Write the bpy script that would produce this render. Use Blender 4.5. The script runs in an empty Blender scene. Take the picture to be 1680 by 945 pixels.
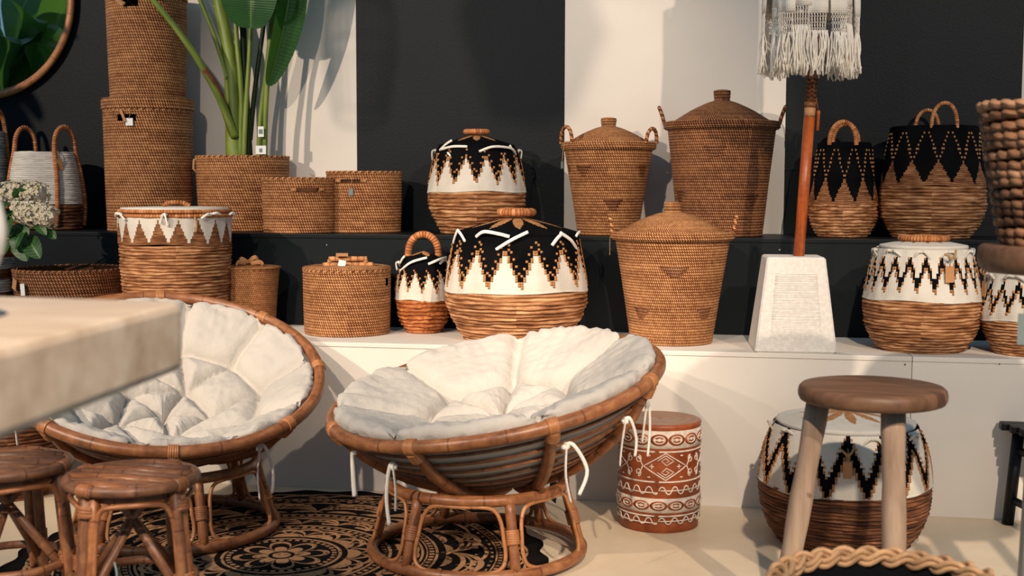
import bpy, bmesh, math, random
from math import sin, cos, pi, sqrt, atan2, radians, floor, exp, tan, asin
from mathutils import Vector, Matrix, noise
random.seed(11)
scene = bpy.context.scene
COL = scene.collection

# ---------------------------------------------------------------- camera
FPX, YAW, EYE, ROLL = 2050.0, radians(10.1), 1.211, 0.0024
PITCH = math.atan((472.5 - 305.0) / FPX)
CAM = Vector((0, 0, EYE))
FW = Vector((-sin(YAW) * cos(PITCH), cos(YAW) * cos(PITCH), -sin(PITCH)))
RT = Vector((cos(YAW), sin(YAW), 0.0))
UP = RT.cross(FW)
RT, UP = (RT + ROLL * UP).normalized(), (UP - ROLL * RT).normalized()
cd = bpy.data.cameras.new('camera')
cd.sensor_width = 36.0
cd.lens = FPX / 1680.0 * 36.0
cd.clip_start = 0.05
cd.dof.use_dof = True
cd.dof.focus_distance = 4.85
cd.dof.aperture_fstop = 3.4
cam = bpy.data.objects.new('camera', cd)
COL.objects.link(cam)
mw = Matrix((RT, UP, -FW)).transposed().to_4x4()
mw.translation = CAM
cam.matrix_world = mw
scene.camera = cam

# ---------------------------------------------------------------- world, lights, exposure
w = bpy.data.worlds.new('world'); scene.world = w
w.use_nodes = True
w.node_tree.nodes['Background'].inputs[0].default_value = (0.40, 0.70, 0.98, 1)
w.node_tree.nodes['Background'].inputs[1].default_value = 0.42
def spot(name, loc, target, energy, size, blend, color, soft=0.05):
    l = bpy.data.lights.new(name, 'SPOT')
    l.energy, l.spot_size, l.spot_blend, l.color, l.shadow_soft_size = energy, radians(size), blend, color, soft
    o = bpy.data.objects.new(name, l); COL.objects.link(o)
    o.location = loc
    o.rotation_euler = (Vector(target) - Vector(loc)).to_track_quat('-Z', 'Y').to_euler()
    return o
WARM = (1.0, 0.82, 0.64)
spot('track_spot_right', (2.75, -1.0, 4.0), (0.55, 5.1, 0.95), 1150, 38, 0.5, WARM, 0.05)
spot('fill_spot_right_low', (0.9, -1.0, 4.0), (0.15, 4.5, 0.1), 1500, 25, 0.6, WARM, 0.05)  # added fill light, aimed low to brighten the floor and white step front
spot('track_spot_middle', (-1.75, -1.0, 4.0), (-1.25, 5.2, 1.1), 760, 30, 0.6, WARM, 0.05)
spot('fill_spot_left_low', (-3.3, -1.0, 4.0), (-1.5, 4.4, 0.1), 1250, 25, 0.6, WARM, 0.05)  # its left counterpart, also added as fill for step front and floor
spot('track_spot_left', (-5.4, -0.6, 4.0), (-2.15, 5.4, 1.3), 1650, 36, 0.5, WARM, 0.05)
spot('fill_spot_table', (0.6, -0.9, 4.0), (-1.05, 1.5, 1.0), 1500, 19, 0.5, WARM, 0.05)  # narrow spot added only to brighten the foreground table
vs = scene.view_settings
vs.view_transform = 'Standard'; vs.look = 'None'; vs.gamma = 1.0; vs.exposure = -0.17
vs.use_curve_mapping = False

# ---------------------------------------------------------------- projection helpers (photo pixel -> place)
def ray(x, y): return FW + RT * ((x - 840) / FPX) + UP * ((472.5 - y) / FPX)
def atY(x, y, Y):
    d = ray(x, y); return CAM + d * (Y / d.y)
def onZ(x, y, z):
    d = ray(x, y); return CAM + d * ((z - EYE) / d.z)
def atD(x, y, D): return CAM + ray(x, y) * D
def proj(P):
    d = Vector(P) - CAM; z = d.dot(FW)
    return 840 + FPX * d.dot(RT) / z, 472.5 - FPX * d.dot(UP) / z, z
def stand(px, Y, z):
    """point of a horizontal support (height z) at wall distance Y that is seen at column px"""
    X = atY(px, 450, Y).x
    for _ in range(6):
        q = proj((X, Y, z)); X += (px - q[0]) * q[2] / FPX
    return Vector((X, Y, z))

# ---------------------------------------------------------------- mesh helpers
class MB:
    def __init__(s): s.v, s.f, s.uv, s.m = [], [], [], []
    def add(s, verts, faces, uvs=None, mat=0):
        b = len(s.v)
        s.v.extend([tuple(p) for p in verts])
        for i, f in enumerate(faces):
            s.f.append(tuple(b + k for k in f))
            s.uv.append([uvs[k] if uvs else (0, 0) for k in f])
            s.m.append(mat[i] if isinstance(mat, list) else mat)
        return s
    def mesh(s, name, mats, smooth=True):
        me = bpy.data.meshes.new(name)
        me.from_pydata(s.v, [], s.f)
        uvl = me.uv_layers.new(name='uv')
        flat = [c for f in s.uv for p in f for c in p]
        uvl.data.foreach_set('uv', flat)
        me.polygons.foreach_set('material_index', s.m)
        me.polygons.foreach_set('use_smooth', [smooth] * len(s.f))
        for m in (mats if isinstance(mats, (list, tuple)) else [mats]): me.materials.append(m)
        me.update()
        return me
    def build(s, name, mats, parent=None, smooth=True, loc=None):
        o = bpy.data.objects.new(name, s.mesh(name, mats, smooth))
        COL.objects.link(o)
        if parent is not None: o.parent = parent
        if loc is not None: o.location = loc
        return o

def tag(o, label=None, cat=None, group=None, kind=None):
    if label: o['label'] = label
    if cat: o['category'] = cat
    if group: o['group'] = group
    if kind: o['kind'] = kind
    return o
def thing(name, label, cat, loc=(0, 0, 0), rz=0.0, group=None):
    o = bpy.data.objects.new(name, None); COL.objects.link(o)
    o.empty_display_size = 0.1
    o.location = loc; o.rotation_euler = (0, 0, rz)
    return tag(o, label, cat, group)
def face_cam(P): return atan2(-P[0], P[1])

def box(mb, c, d, bev=0.0, seg=2, mat=0, rot=None):
    bm = bmesh.new()
    bmesh.ops.create_cube(bm, size=1.0)
    for v in bm.verts: v.co = Vector((v.co.x * d[0], v.co.y * d[1], v.co.z * d[2]))
    if bev: bmesh.ops.bevel(bm, geom=bm.edges[:], offset=bev, segments=seg, affect='EDGES', profile=0.6)
    M = rot.to_4x4() if rot is not None else Matrix()
    vs_ = [M @ v.co + Vector(c) for v in bm.verts]
    bm.verts.index_update()
    fs = [[v.index for v in f.verts] for f in bm.faces]
    uv = [(p.x, p.z) for p in vs_]
    mb.add(vs_, fs, uv, mat); bm.free()
    return mb

def smooth_path(pts, n=8, closed=False):
    P = [Vector(p) for p in pts]; out = []; L = len(P)
    rng = L if closed else L - 1
    for i in range(rng):
        if closed: p0, p1, p2, p3 = P[(i - 1) % L], P[i], P[(i + 1) % L], P[(i + 2) % L]
        else: p0, p1, p2, p3 = P[max(i - 1, 0)], P[i], P[i + 1], P[min(i + 2, L - 1)]
        for k in range(n):
            t = k / n; t2, t3 = t * t, t * t * t
            out.append(0.5 * ((2 * p1) + (p2 - p0) * t + (2 * p0 - 5 * p1 + 4 * p2 - p3) * t2 + (3 * p1 - p0 - 3 * p2 + p3) * t3))
    if not closed: out.append(P[-1])
    return out

def tube(mb, pts, r, sides=8, closed=False, rfun=None, flat=1.0, mat=0, cap=True, vscale=1.0):
    """r float or list; rfun(length, angle) multiplies it; flat squeezes the section"""
    P = [Vector(p) for p in pts]; n = len(P)
    tang = []
    for i in range(n):
        a = P[(i - 1) % n] if (closed or i > 0) else P[i]
        b = P[(i + 1) % n] if (closed or i < n - 1) else P[i]
        t = b - a
        tang.append(t.normalized() if t.length > 1e-9 else Vector((0, 0, 1)))
    ref = Vector((0, 0, 1)) if abs(tang[0].z) < 0.9 else Vector((1, 0, 0))
    nrm = (ref - tang[0] * ref.dot(tang[0])).normalized()
    V, UV, Fc = [], [], []
    ln = 0.0; m = n + 1 if closed else n
    N0 = nrm.copy(); rings = []
    for i in range(m):
        k = i % n
        if i > 0:
            ln += (P[k] - P[(i - 1) % n]).length
            nrm = nrm - tang[k] * nrm.dot(tang[k])
            nrm = nrm.normalized() if nrm.length > 1e-6 else N0
        if closed and i == n: nrm = N0
        bn = tang[k].cross(nrm)
        rr = r[k] if isinstance(r, (list, tuple)) else r
        for j in range(sides + 1):
            a = 2 * pi * j / sides
            q = rr * (rfun(ln, a) if rfun else 1.0)
            V.append(P[k] + nrm * (cos(a) * q) + bn * (sin(a) * q * flat))
            UV.append((j / sides, ln * vscale))
    s1 = sides + 1
    for i in range(m - 1):
        for j in range(sides):
            Fc.append((i * s1 + j, i * s1 + j + 1, (i + 1) * s1 + j + 1, (i + 1) * s1 + j))
    if cap and not closed:
        Fc.append(tuple(range(sides - 1, -1, -1)))
        Fc.append(tuple((m - 1) * s1 + j for j in range(sides)))
    mb.add(V, Fc, UV, mat)
    return mb
def wrapped(mb, pts, r, pitch=0.012, sides=10, closed=False, amp=0.16, mat=0, flat=1.0):
    """tube with coils of cane or rope wound round it"""
    P = [Vector(p) for p in pts]
    if closed: P = P + [P[0]]
    L = sum((P[i + 1] - P[i]).length for i in range(len(P) - 1))
    n = max(6, int(L / pitch) * 4); out = []; i = 0; acc = 0.0
    for k in range(n + 1):
        s = L * k / n
        while i < len(P) - 2 and acc + (P[i + 1] - P[i]).length < s:
            acc += (P[i + 1] - P[i]).length; i += 1
        d = (P[i + 1] - P[i]).length
        out.append(P[i].lerp(P[i + 1], min(1, (s - acc) / max(d, 1e-9))))
    if closed: out = out[:-1]
    rf = lambda l, a: 1 - amp + amp * abs(sin(pi * l / pitch + a * 0.5)) ** 0.7
    return tube(mb, out, r, sides, closed, rf, flat, mat, vscale=1.0 / pitch)
def circle(R, z=0.0, n=64, c=(0, 0), ry=None):
    ry = R if ry is None else ry
    return [Vector((c[0] + R * sin(2 * pi * k / n), c[1] - ry * cos(2 * pi * k / n), z)) for k in range(n)]

def lathe(mb, prof, seg=64, mat=0, u=1.0, v0=0.0, vlen=None, rx=1.0, ry=1.0, sq=2.0, skip=None, wob=None):
    V, UV, Fc = [], [], []
    m = len(prof)
    for i, (r, z) in enumerate(prof):
        for k in range(seg + 1):
            a = 2 * pi * k / seg
            g = 1.0
            if sq != 2.0: g = (abs(sin(a)) ** sq + abs(cos(a)) ** sq) ** (-1.0 / sq)
            dz = 0.0; dr = 0.0
            if wob: dr, dz = wob(i, a)
            V.append(((r + dr) * g * sin(a) * rx, -(r + dr) * g * cos(a) * ry, z + dz))
            UV.append((u * k / seg, v0 + (vlen if vlen is not None else 1.0) * i / max(1, m - 1)))
    s1 = seg + 1
    for i in range(m - 1):
        for k in range(seg):
            if skip and skip((k + 0.5) / seg * 2 * pi, 0.5 * (prof[i][1] + prof[i + 1][1])): continue
            Fc.append((i * s1 + k, i * s1 + k + 1, (i + 1) * s1 + k + 1, (i + 1) * s1 + k))
    mb.add(V, Fc, UV, mat)
    return mb
def resample(pts, n, curve=True):
    P = smooth_path([(p[0], 0, p[1]) for p in pts], 12) if curve and len(pts) > 2 else [Vector((p[0], 0, p[1])) for p in pts]
    d = [0]
    for i in range(len(P) - 1): d.append(d[-1] + (P[i + 1] - P[i]).length)
    out = []; j = 0
    for k in range(n + 1):
        s = d[-1] * k / n
        while j < len(P) - 2 and d[j + 1] < s: j += 1
        q = P[j].lerp(P[j + 1], (s - d[j]) / max(1e-9, d[j + 1] - d[j]))
        out.append((q.x, q.z))
    return out
def coil(mb, pts, rows, bulge, seg=96, stitches=110, sub=4, mat=0, rope=False, seed=0, rx=1, ry=1, sq=2.0, skip=None, curve=True):
    """wall of stacked coils following a (r, z) profile"""
    base = resample(pts, rows * sub, curve)
    rnd = random.Random(seed)
    ph = [[rnd.uniform(0, 6.28) for _ in range(4)] for _ in range(rows + 2)]
    am = [rnd.uniform(0.5, 1.3) for _ in range(rows + 2)]
    prof = []
    for i, (r, z) in enumerate(base):
        a = base[max(0, i - 1)]; b = base[min(len(base) - 1, i + 1)]
        t = Vector((b[0] - a[0], b[1] - a[1])); t = t.normalized() if t.length > 0 else Vector((0, 1))
        f = (i % sub) / sub
        g = bulge * sin(pi * f) ** 0.8
        if rope: g *= am[i // sub]
        prof.append((r + t.y * g, max(z - t.x * g, base[0][1] + 0.001)))
    wob = None
    if rope:
        pitch = abs(base[0][1] - base[-1][1]) / rows
        def wob(i, a):
            q = ph[(i // sub)]; f = (i % sub) / sub
            n1 = sin(3 * a + q[0]) * 0.5 + sin(7 * a + q[1]) * 0.35 + sin(17 * a + q[2]) * 0.25
            n2 = sin(11 * a + q[3]) * 0.5 + sin(29 * a + q[1]) * 0.5
            return bulge * 0.45 * n2 * sin(pi * f), pitch * 0.22 * n1 * max(0.0, min(1.0, (i - sub * 0.5) / (2.0 * sub)))
    lathe(mb, prof, seg, mat, stitches, 0.0, rows, rx, ry, sq, skip, wob)
    return mb
def disc(mb, R, z, seg=48, mat=0, rx=1, ry=1, sq=2.0, up=True, u=1.0):
    pr = [(R * k / 6, z) for k in range(7)]
    pr[0] = (0.0005, z)
    lathe(mb, pr if not up else pr[::-1], seg, mat, u, 0, 6, rx, ry, sq)

# ---------------------------------------------------------------- shader helpers
def srgb(r, g, b):
    f = lambda c: (c / 255.0 / 12.92) if c / 255.0 <= 0.04045 else ((c / 255.0 + 0.055) / 1.055) ** 2.4
    return (f(r), f(g), f(b), 1.0)
class S:
    def __init__(s, T, k): s.T, s.k = T, k
    def __add__(a, b): return a.T.m('ADD', a, b)
    def __radd__(a, b): return a.T.m('ADD', b, a)
    def __sub__(a, b): return a.T.m('SUBTRACT', a, b)
    def __rsub__(a, b): return a.T.m('SUBTRACT', b, a)
    def __mul__(a, b): return a.T.m('MULTIPLY', a, b)
    def __rmul__(a, b): return a.T.m('MULTIPLY', b, a)
    def __truediv__(a, b): return a.T.m('DIVIDE', a, b)
    def __pow__(a, b): return a.T.m('POWER', a, b)
    def fr(a): return a.T.m('FRACT', a)
    def fl(a): return a.T.m('FLOOR', a)
    def ab(a): return a.T.m('ABSOLUTE', a)
    def sin(a): return a.T.m('SINE', a)
    def sq(a): return a.T.m('SQRT', a)
    def mn(a, b): return a.T.m('MINIMUM', a, b)
    def mx(a, b): return a.T.m('MAXIMUM', a, b)
    def lt(a, b): return a.T.m('LESS_THAN', a, b)
    def gt(a, b): return a.T.m('GREATER_THAN', a, b)
    def st(a, lo, hi): return a.T.smooth(a, lo, hi)
class NT:
    def __init__(s, name, rough=0.8, spec=0.25):
        s.mat = bpy.data.materials.new(name); s.mat.use_nodes = True
        s.n, s.l = s.mat.node_tree.nodes, s.mat.node_tree.links
        s.b = s.n['Principled BSDF']
        s.b.inputs['Roughness'].default_value = rough
        s.b.inputs['Specular IOR Level'].default_value = spec
    def put(s, sock, v):
        if isinstance(v, S): s.l.new(v.k, sock)
        else: sock.default_value = v
    def m(s, op, *a):
        n = s.n.new('ShaderNodeMath'); n.operation = op
        for i, v in enumerate(a): s.put(n.inputs[i], v)
        return S(s, n.outputs[0])
    def smooth(s, x, lo, hi):
        n = s.n.new('ShaderNodeMapRange'); n.interpolation_type = 'SMOOTHSTEP'
        s.put(n.inputs[0], x); s.put(n.inputs[1], lo); s.put(n.inputs[2], hi)
        return S(s, n.outputs[0])
    def xyz(s, x, y, z=0.0):
        n = s.n.new('ShaderNodeCombineXYZ')
        for i, v in enumerate((x, y, z)): s.put(n.inputs[i], v)
        return S(s, n.outputs[0])
    def sep(s, v):
        n = s.n.new('ShaderNodeSeparateXYZ'); s.l.new(v.k, n.inputs[0])
        return [S(s, n.outputs[i]) for i in range(3)]
    def uv(s):
        n = s.n.new('ShaderNodeTexCoord'); return s.sep(S(s, n.outputs['UV']))[:2]
    def obj(s):
        n = s.n.new('ShaderNodeTexCoord'); return S(s, n.outputs['Object'])
    def rand(s):
        n = s.n.new('ShaderNodeObjectInfo'); return S(s, n.outputs['Random'])
    def noise(s, vec, scale=1.0, detail=3.0, rough=0.55):
        n = s.n.new('ShaderNodeTexNoise')
        s.l.new(vec.k, n.inputs['Vector'])
        n.inputs['Scale'].default_value = scale; n.inputs['Detail'].default_value = detail; n.inputs['Roughness'].default_value = rough
        return S(s, n.outputs[0])
    def white(s, vec):
        n = s.n.new('ShaderNodeTexWhiteNoise'); s.l.new(vec.k, n.inputs['Vector']); return S(s, n.outputs[0])
    def ramp(s, fac, stops, const=False):
        n = s.n.new('ShaderNodeValToRGB'); s.put(n.inputs[0], fac)
        e = n.color_ramp.elements
        while len(e) < len(stops): e.new(0.5)
        for q, (p, c) in zip(e, stops): q.position = p; q.color = c
        if const: n.color_ramp.interpolation = 'CONSTANT'
        return S(s, n.outputs[0])
    def mix(s, fac, a, b):
        n = s.n.new('ShaderNodeMix'); n.data_type = 'RGBA'
        s.put(n.inputs[0], fac); s.put(n.inputs[6], a); s.put(n.inputs[7], b)
        return S(s, n.outputs[2])
    def color(s, v): s.put(s.b.inputs['Base Color'], v); return s
    def rough(s, v): s.put(s.b.inputs['Roughness'], v); return s
    def bump(s, h, strength=0.5, dist=0.01):
        n = s.n.new('ShaderNodeBump'); n.inputs['Strength'].default_value = strength; n.inputs['Distance'].default_value = dist
        s.l.new(h.k, n.inputs['Height']); s.l.new(n.outputs[0], s.b.inputs['Normal']); return s

def m_weave(name, dark, mid, light, bump=0.9):
    """cane stitches over coils; uv = (stitch number, row number)"""
    T = NT(name, 0.55, 0.3)
    u, v = T.uv()
    row, t = v.fl(), v.fr()
    uu = u + row * 0.36 + (t - 0.5) * 0.75
    a = uu.fr()
    strokes = (1.0 - (a * 2.0 - 1.0).ab()).st(0.15, 0.8)
    body = (t * pi).sin().mx(0.0) ** 0.4
    h = strokes * body
    cell = T.white(T.xyz(uu.fl(), row, 3.0))
    rowtone = T.noise(T.xyz(u * 0.02, row * 0.55, T.rand() * 40.0), 1.0, 2.0)
    big = T.noise(T.xyz(u * 0.05, v * 0.12, T.rand() * 17.0), 1.0, 3.0)
    f = h * 0.72 + cell * 0.20 + (rowtone - 0.5) * 0.55 + (big - 0.5) * 0.3
    T.color(T.ramp(f, [(0.0, srgb(*dark)), (0.42, srgb(*mid)), (0.9, srgb(*light))]))
    T.bump(h, bump, 0.006)
    return T.mat
def m_rope(name, dark, mid, light):
    """twisted banana-leaf rope; uv = (turns, row number)"""
    T = NT(name, 0.62, 0.25)
    u, v = T.uv()
    row, t = v.fl(), v.fr()
    fib = T.noise(T.xyz(u * 0.16, v * 5.0, T.rand() * 30.0), 1.0, 3.0, 0.65)
    seg = T.noise(T.xyz(u * 0.10, row * 7.31, T.rand() * 9.0), 1.0, 2.0)
    tw = (u * 0.8 + v * 2.4 + fib * 1.5).fr()
    edge = (t * pi).sin().mx(0.0) ** 0.5
    f = (fib - 0.5) * 1.2 + (seg - 0.5) * 1.2 + edge * 0.42 + tw * 0.10 + 0.06
    T.color(T.ramp(f, [(0.0, srgb(*dark)), (0.38, srgb(*mid)), (0.85, srgb(*light))]))
    T.bump(fib * 0.6 + edge * 0.4, 0.8, 0.006)
    return T.mat
def m_cane(name, dark, mid, light, rough=0.38):
    """smooth rattan pole; uv.y = metres along the pole"""
    T = NT(name, rough, 0.45)
    u, v = T.uv()
    o = T.obj()
    n1 = T.noise(T.xyz((u * 2 * pi).sin() * 0.8, v * 6.0, T.rand() * 30.0), 2.2, 4.0, 0.6)
    n2 = T.noise(o, 38.0, 3.0, 0.6)
    node = (v * 4.3 + T.rand() * 5.0).fr()
    ring = ((node - 0.5).ab()).lt(0.012)
    f = n1 * 0.75 + n2 * 0.35 - 0.08
    c = T.ramp(f, [(0.18, srgb(*dark)), (0.5, srgb(*mid)), (0.85, srgb(*light))])
    T.color(T.mix(ring * 0.6, c, srgb(*dark)))
    T.bump(n1, 0.12, 0.01)
    return T.mat
def m_cloth(name, col, col2=None, scale=300.0, bump=0.25, rough=0.95):
    T = NT(name, rough, 0.1 if col[0] > 60 else 0.03)
    o = T.obj()
    n = T.noise(o, 9.0, 3.0)
    T.color(T.mix(n.st(0.35, 0.7), srgb(*col), srgb(*(col2 or col))))
    x, y, z = T.sep(o)
    wv = (x * scale * 3.0).sin() * 0.3 + (z * scale * 3.0).sin() * 0.3 + T.noise(o, 60.0, 3.0)
    T.bump(wv, bump, 0.003)
    T.b.inputs['Sheen Weight'].default_value = 0.1 if col[0] > 60 else 0.0
    return T.mat
def m_plain(name, col, rough=0.8, var=0.08, scale=20.0, spec=0.25, bump=0.0):
    T = NT(name, rough, spec)
    n = T.noise(T.obj(), scale, 4.0)
    c = srgb(*col); d = tuple(x * (1 - var * 2) for x in c[:3]) + (1.0,)
    T.color(T.mix(n.st(0.3, 0.75), d, c))
    if bump: T.bump(n, bump, 0.01)
    return T.mat

RATTAN = m_weave('rattan_weave', (74, 36, 14), (172, 104, 56), (240, 184, 128))
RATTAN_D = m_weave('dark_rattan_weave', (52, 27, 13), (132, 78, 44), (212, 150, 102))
RATTAN_F = m_weave('fine_rattan_weave', (96, 54, 24), (160, 102, 58), (206, 150, 100), 0.5)
CANE_WRAP = m_rope('cane_wrapping', (110, 62, 32), (186, 128, 82), (222, 172, 124))
ROPE = m_rope('banana_rope', (38, 18, 8), (144, 90, 52), (226, 174, 126))
ROPE_D = m_rope('dark_banana_rope', (24, 12, 8), (86, 50, 30), (168, 112, 74))
ROPE_R = m_rope('reddish_rope', (50, 20, 6), (156, 84, 38), (214, 142, 88))
ROPE_H = m_rope('handle_rope', (90, 42, 16), (184, 112, 62), (230, 168, 116))
CANE = m_cane('rattan_pole', (72, 40, 22), (146, 92, 56), (196, 140, 92))
CANE_D = m_cane('dark_rattan_pole', (58, 34, 22), (122, 80, 54), (172, 124, 86), 0.45)
CANE_L = m_cane('light_rattan_pole', (112, 68, 38), (176, 116, 70), (214, 160, 110))
FAB_W = m_cloth('white_cotton', (212, 204, 192), (200, 191, 178))
FAB_B = m_cloth('black_cotton', (17, 17, 19), (10, 10, 12))
FAB_N = m_plain('natural_stitch', (190, 134, 84), 0.7, 0.2, 60)
FAB_BR = m_rope('brown_stitch', (60, 32, 16), (130, 80, 46), (190, 136, 92))
TIE = m_cloth('cotton_tie', (236, 230, 220))
KRAFT = m_plain('kraft_card', (188, 136, 92), 0.85, 0.05)
TAGG = m_plain('grey_card', (120, 132, 130), 0.6, 0.1)
TAGW = m_plain('white_card', (232, 232, 230), 0.7, 0.03)
TEAL = m_plain('teal_card', (46, 74, 78), 0.7, 0.05)
STRING = m_plain('jute_string', (176, 138, 98), 0.9, 0.1)
INSIDE = m_plain('basket_inside', (92, 58, 34), 0.9, 0.2)
BLACK = m_plain('black_paint', (17, 19, 22), 0.45, 0.1)
LINING = m_cloth('black_lining', (16, 17, 20))

# ---------------------------------------------------------------- the setting
Y1, Y2, Y3 = 4.72, 5.277, 5.78        # white plinth front, dark plinth front, wall
Z1, Z2 = 0.592, 0.997                 # their heights
T = NT('floor_screed', 0.5, 0.3)
o = T.obj()
n = T.noise(o, 1.3, 5.0, 0.6); n2 = T.noise(o, 9.0, 4.0, 0.6)
T.color(T.ramp(n * 0.7 + n2 * 0.3, [(0.3, srgb(206, 184, 156)), (0.7, srgb(226, 208, 182))]))
T.rough(n * 0.3 + 0.32); T.bump(n2, 0.08, 0.01)
FLOOR = T.mat
def wallpaint(name, c, bump, rough=0.6):
    T = NT(name, rough, 0.12)
    o = T.obj()
    a = T.noise(o, 130.0, 3.0, 0.6); b = T.noise(o, 1.6, 3.0)
    d = tuple(x * 0.9 for x in srgb(*c)[:3]) + (1.0,)
    T.color(T.mix(b.st(0.3, 0.7), d, srgb(*c)))
    T.bump(a, bump, 0.004)
    return T.mat
WALL_W = wallpaint('cream_wall_paint', (220, 212, 203), 0.12)
WALL_D = wallpaint('ink_wall_paint', (27, 31, 35), 0.35, 0.5)
STEP_W = wallpaint('white_step_paint', (226, 218, 208), 0.05, 0.5)
STEP_D = wallpaint('ink_step_paint', (21, 26, 30), 0.10, 0.45)

fl = box(MB(), (0, 2.2, -0.05), (14, 10, 0.1)).build('floor', FLOOR, smooth=False)
tag(fl, 'pale beige screed floor', kind='structure')
wl = box(MB(), (0, Y3 + 0.16, 2.0), (14, 0.2, 4.0)).build('wall_back', WALL_D, smooth=False)
tag(wl, 'back wall in alternating ink black and cream panels', kind='structure')
edges = [-6.78, -5.78, -4.78, -3.785, -2.783, -1.783, -0.7855, 0.2165, 1.2155, 2.2155, 3.2155, 4.2155]
for i in range(len(edges) - 1):
    dark = (i % 2 == 1)
    a, b = edges[i] + 0.0008, edges[i + 1] - 0.0008
    cuts = [0.0, 4.0]
    if i == 7: cuts = [0.0, 1.283, 4.0]
    for z0, z1 in zip(cuts[:-1], cuts[1:]):
        mb = box(MB(), ((a + b) / 2, Y3 + 0.03, (z0 + z1) / 2), (b - a, 0.06, z1 - z0 - 0.0012), 0.0008, 1)
        mb.build('wall_panel', WALL_D if dark else WALL_W, wl, smooth=False)
XJ = stand(1497, Y1, Z1).x
def plinth(x0, x1, y0, y1, z0, z1, mat, label, screws, smat):
    t = thing('display_plinth', label, 'plinth', ((x0 + x1) / 2, (y0 + y1) / 2, z0))
    W, D, H_ = x1 - x0, y1 - y0, z1 - z0
    box(MB(), (0, 0.002, (H_ - 0.018) / 2), (W - 0.002, D - 0.004, H_ - 0.018), 0.001, 1).build('front_panel', mat, t, smooth=False)
    box(MB(), (0, 0, H_ - 0.009), (W - 0.002, D, 0.018), 0.0025, 2).build('top_board', mat, t, smooth=False)
    for sx, sz in screws:
        mb = MB(); lathe(mb, [(0.0005, 0.0), (0.003, 0.0), (0.003, 0.001), (0.0005, 0.0012)], 10)
        s = mb.build('screw', smat, t); s.rotation_euler = (pi / 2, 0, 0)
        s.location = (sx - (x0 + x1) / 2, -D / 2 + 0.0015, sz - z0)
    return t
sc = lambda px, py, Y: (atY(px, py, Y).x, atY(px, py, Y).z)
plinth(-6.5, XJ, Y1, Y2, 0, Z1, STEP_W, 'long white lower display step left of the vertical joint', [sc(1485, 598, Y1)], m_plain('screw_hole', (70, 58, 48)))
plinth(XJ, 3.6, Y1, Y2, 0, Z1, STEP_W, 'white lower display step right of the vertical joint', [sc(1640, 597, Y1)], m_plain('screw_hole', (70, 58, 48)))
plinth(-6.5, 3.6, Y2, Y3 - 0.004, 0, Z2, STEP_D, 'long ink black upper display step along the wall', [sc(1279, 410, Y2), sc(536, 402, Y2)], m_plain('screw_head', (170, 168, 160)))
bm_ = box(MB(), (-0.8, 2.4, 4.62), (11, 0.12, 0.14), 0.004).build('trim_1', BLACK, smooth=False)
tag(bm_, 'black ceiling beam above the display', kind='structure')

# ---------------------------------------------------------------- basket builders
def scale_at(P): return proj((P[0], P[1], P[2] + 0.2))[2] / FPX
def px_prof(P, pts):
    """(half width px, y px) from bottom up -> (r, z) above the base; first y is replaced by 0"""
    s = scale_at(P); yb = proj(P)[1]
    return [(hw * s, 0.0 if i == 0 else (yb - y) * s) for i, (hw, y) in enumerate(pts)], s, yb
def loop_handle(th, R, z, w, h, r, lean=0.0, pitch=0.01, n=14, mat=CANE_WRAP, parent=None, name='handle', drop=0.0, legs=0.0):
    """arch standing on the rim at angle th; w its half width along the rim, lean outwards in metres"""
    pts = []
    if legs: pts.append(Vector((-w, 0, -legs)))
    for k in range(n + 1):
        a = pi * k / n
        pts.append(Vector((-cos(a) * w, -lean * sin(a), h * sin(a) ** 0.8)))
    if legs: pts.append(Vector((w, 0, -legs)))
    Rm = Matrix.Rotation(th, 3, 'Z')
    out = []
    for p in pts:
        q = Rm @ Vector((p.x, -R + p.y, 0)); out.append(Vector((q.x, q.y, z + p.z - drop)))
    mb = MB(); wrapped(mb, out, r, pitch, 10)
    return mb.build(name, mat, parent)
def tagcard(parent, th, R, z, w, h, mat, string=0.05, rot=0.0, name='price_tag', off=0.012):
    """card on a string hanging on the outside of a basket"""
    mb = MB()
    Rm = Matrix.Rotation(th, 3, 'Z')
    f = lambda x, y, zz: Rm @ Vector((x, -R - off + y, 0)) + Vector((0, 0, zz))
    c = [Vector((-w / 2, 0, 0)), Vector((-w / 2, 0, -h)), Vector((w / 2, 0, -h)), Vector((w / 2, 0, 0)), ]
    cr, sr = cos(rot), sin(rot)
    V = []
    for yy in (0, 0.0016):
        for p in c: V.append(f(p.x * cr - p.z * sr, yy, z + p.x * sr + p.z * cr))
    mb.add(V, [(0, 1, 2, 3), (7, 6, 5, 4), (0, 4, 5, 1), (1, 5, 6, 2), (2, 6, 7, 3), (3, 7, 4, 0)])
    o = mb.build(name, mat, parent, smooth=False)
    if string:
        m2 = MB(); tube(m2, [f(0, 0, z - 0.004), f(0.004, 0.003, z + string * 0.5), f(0, 0.012, z + string)], 0.0014, 5)
        m2.build('string', STRING, o)
    return o
def rect_slot(th, dth, z0, z1):
    def sk(a, z):
        d = (a - th + pi) % (2 * pi) - pi
        return abs(d) < dth and z0 < z < z1
    return sk

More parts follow.
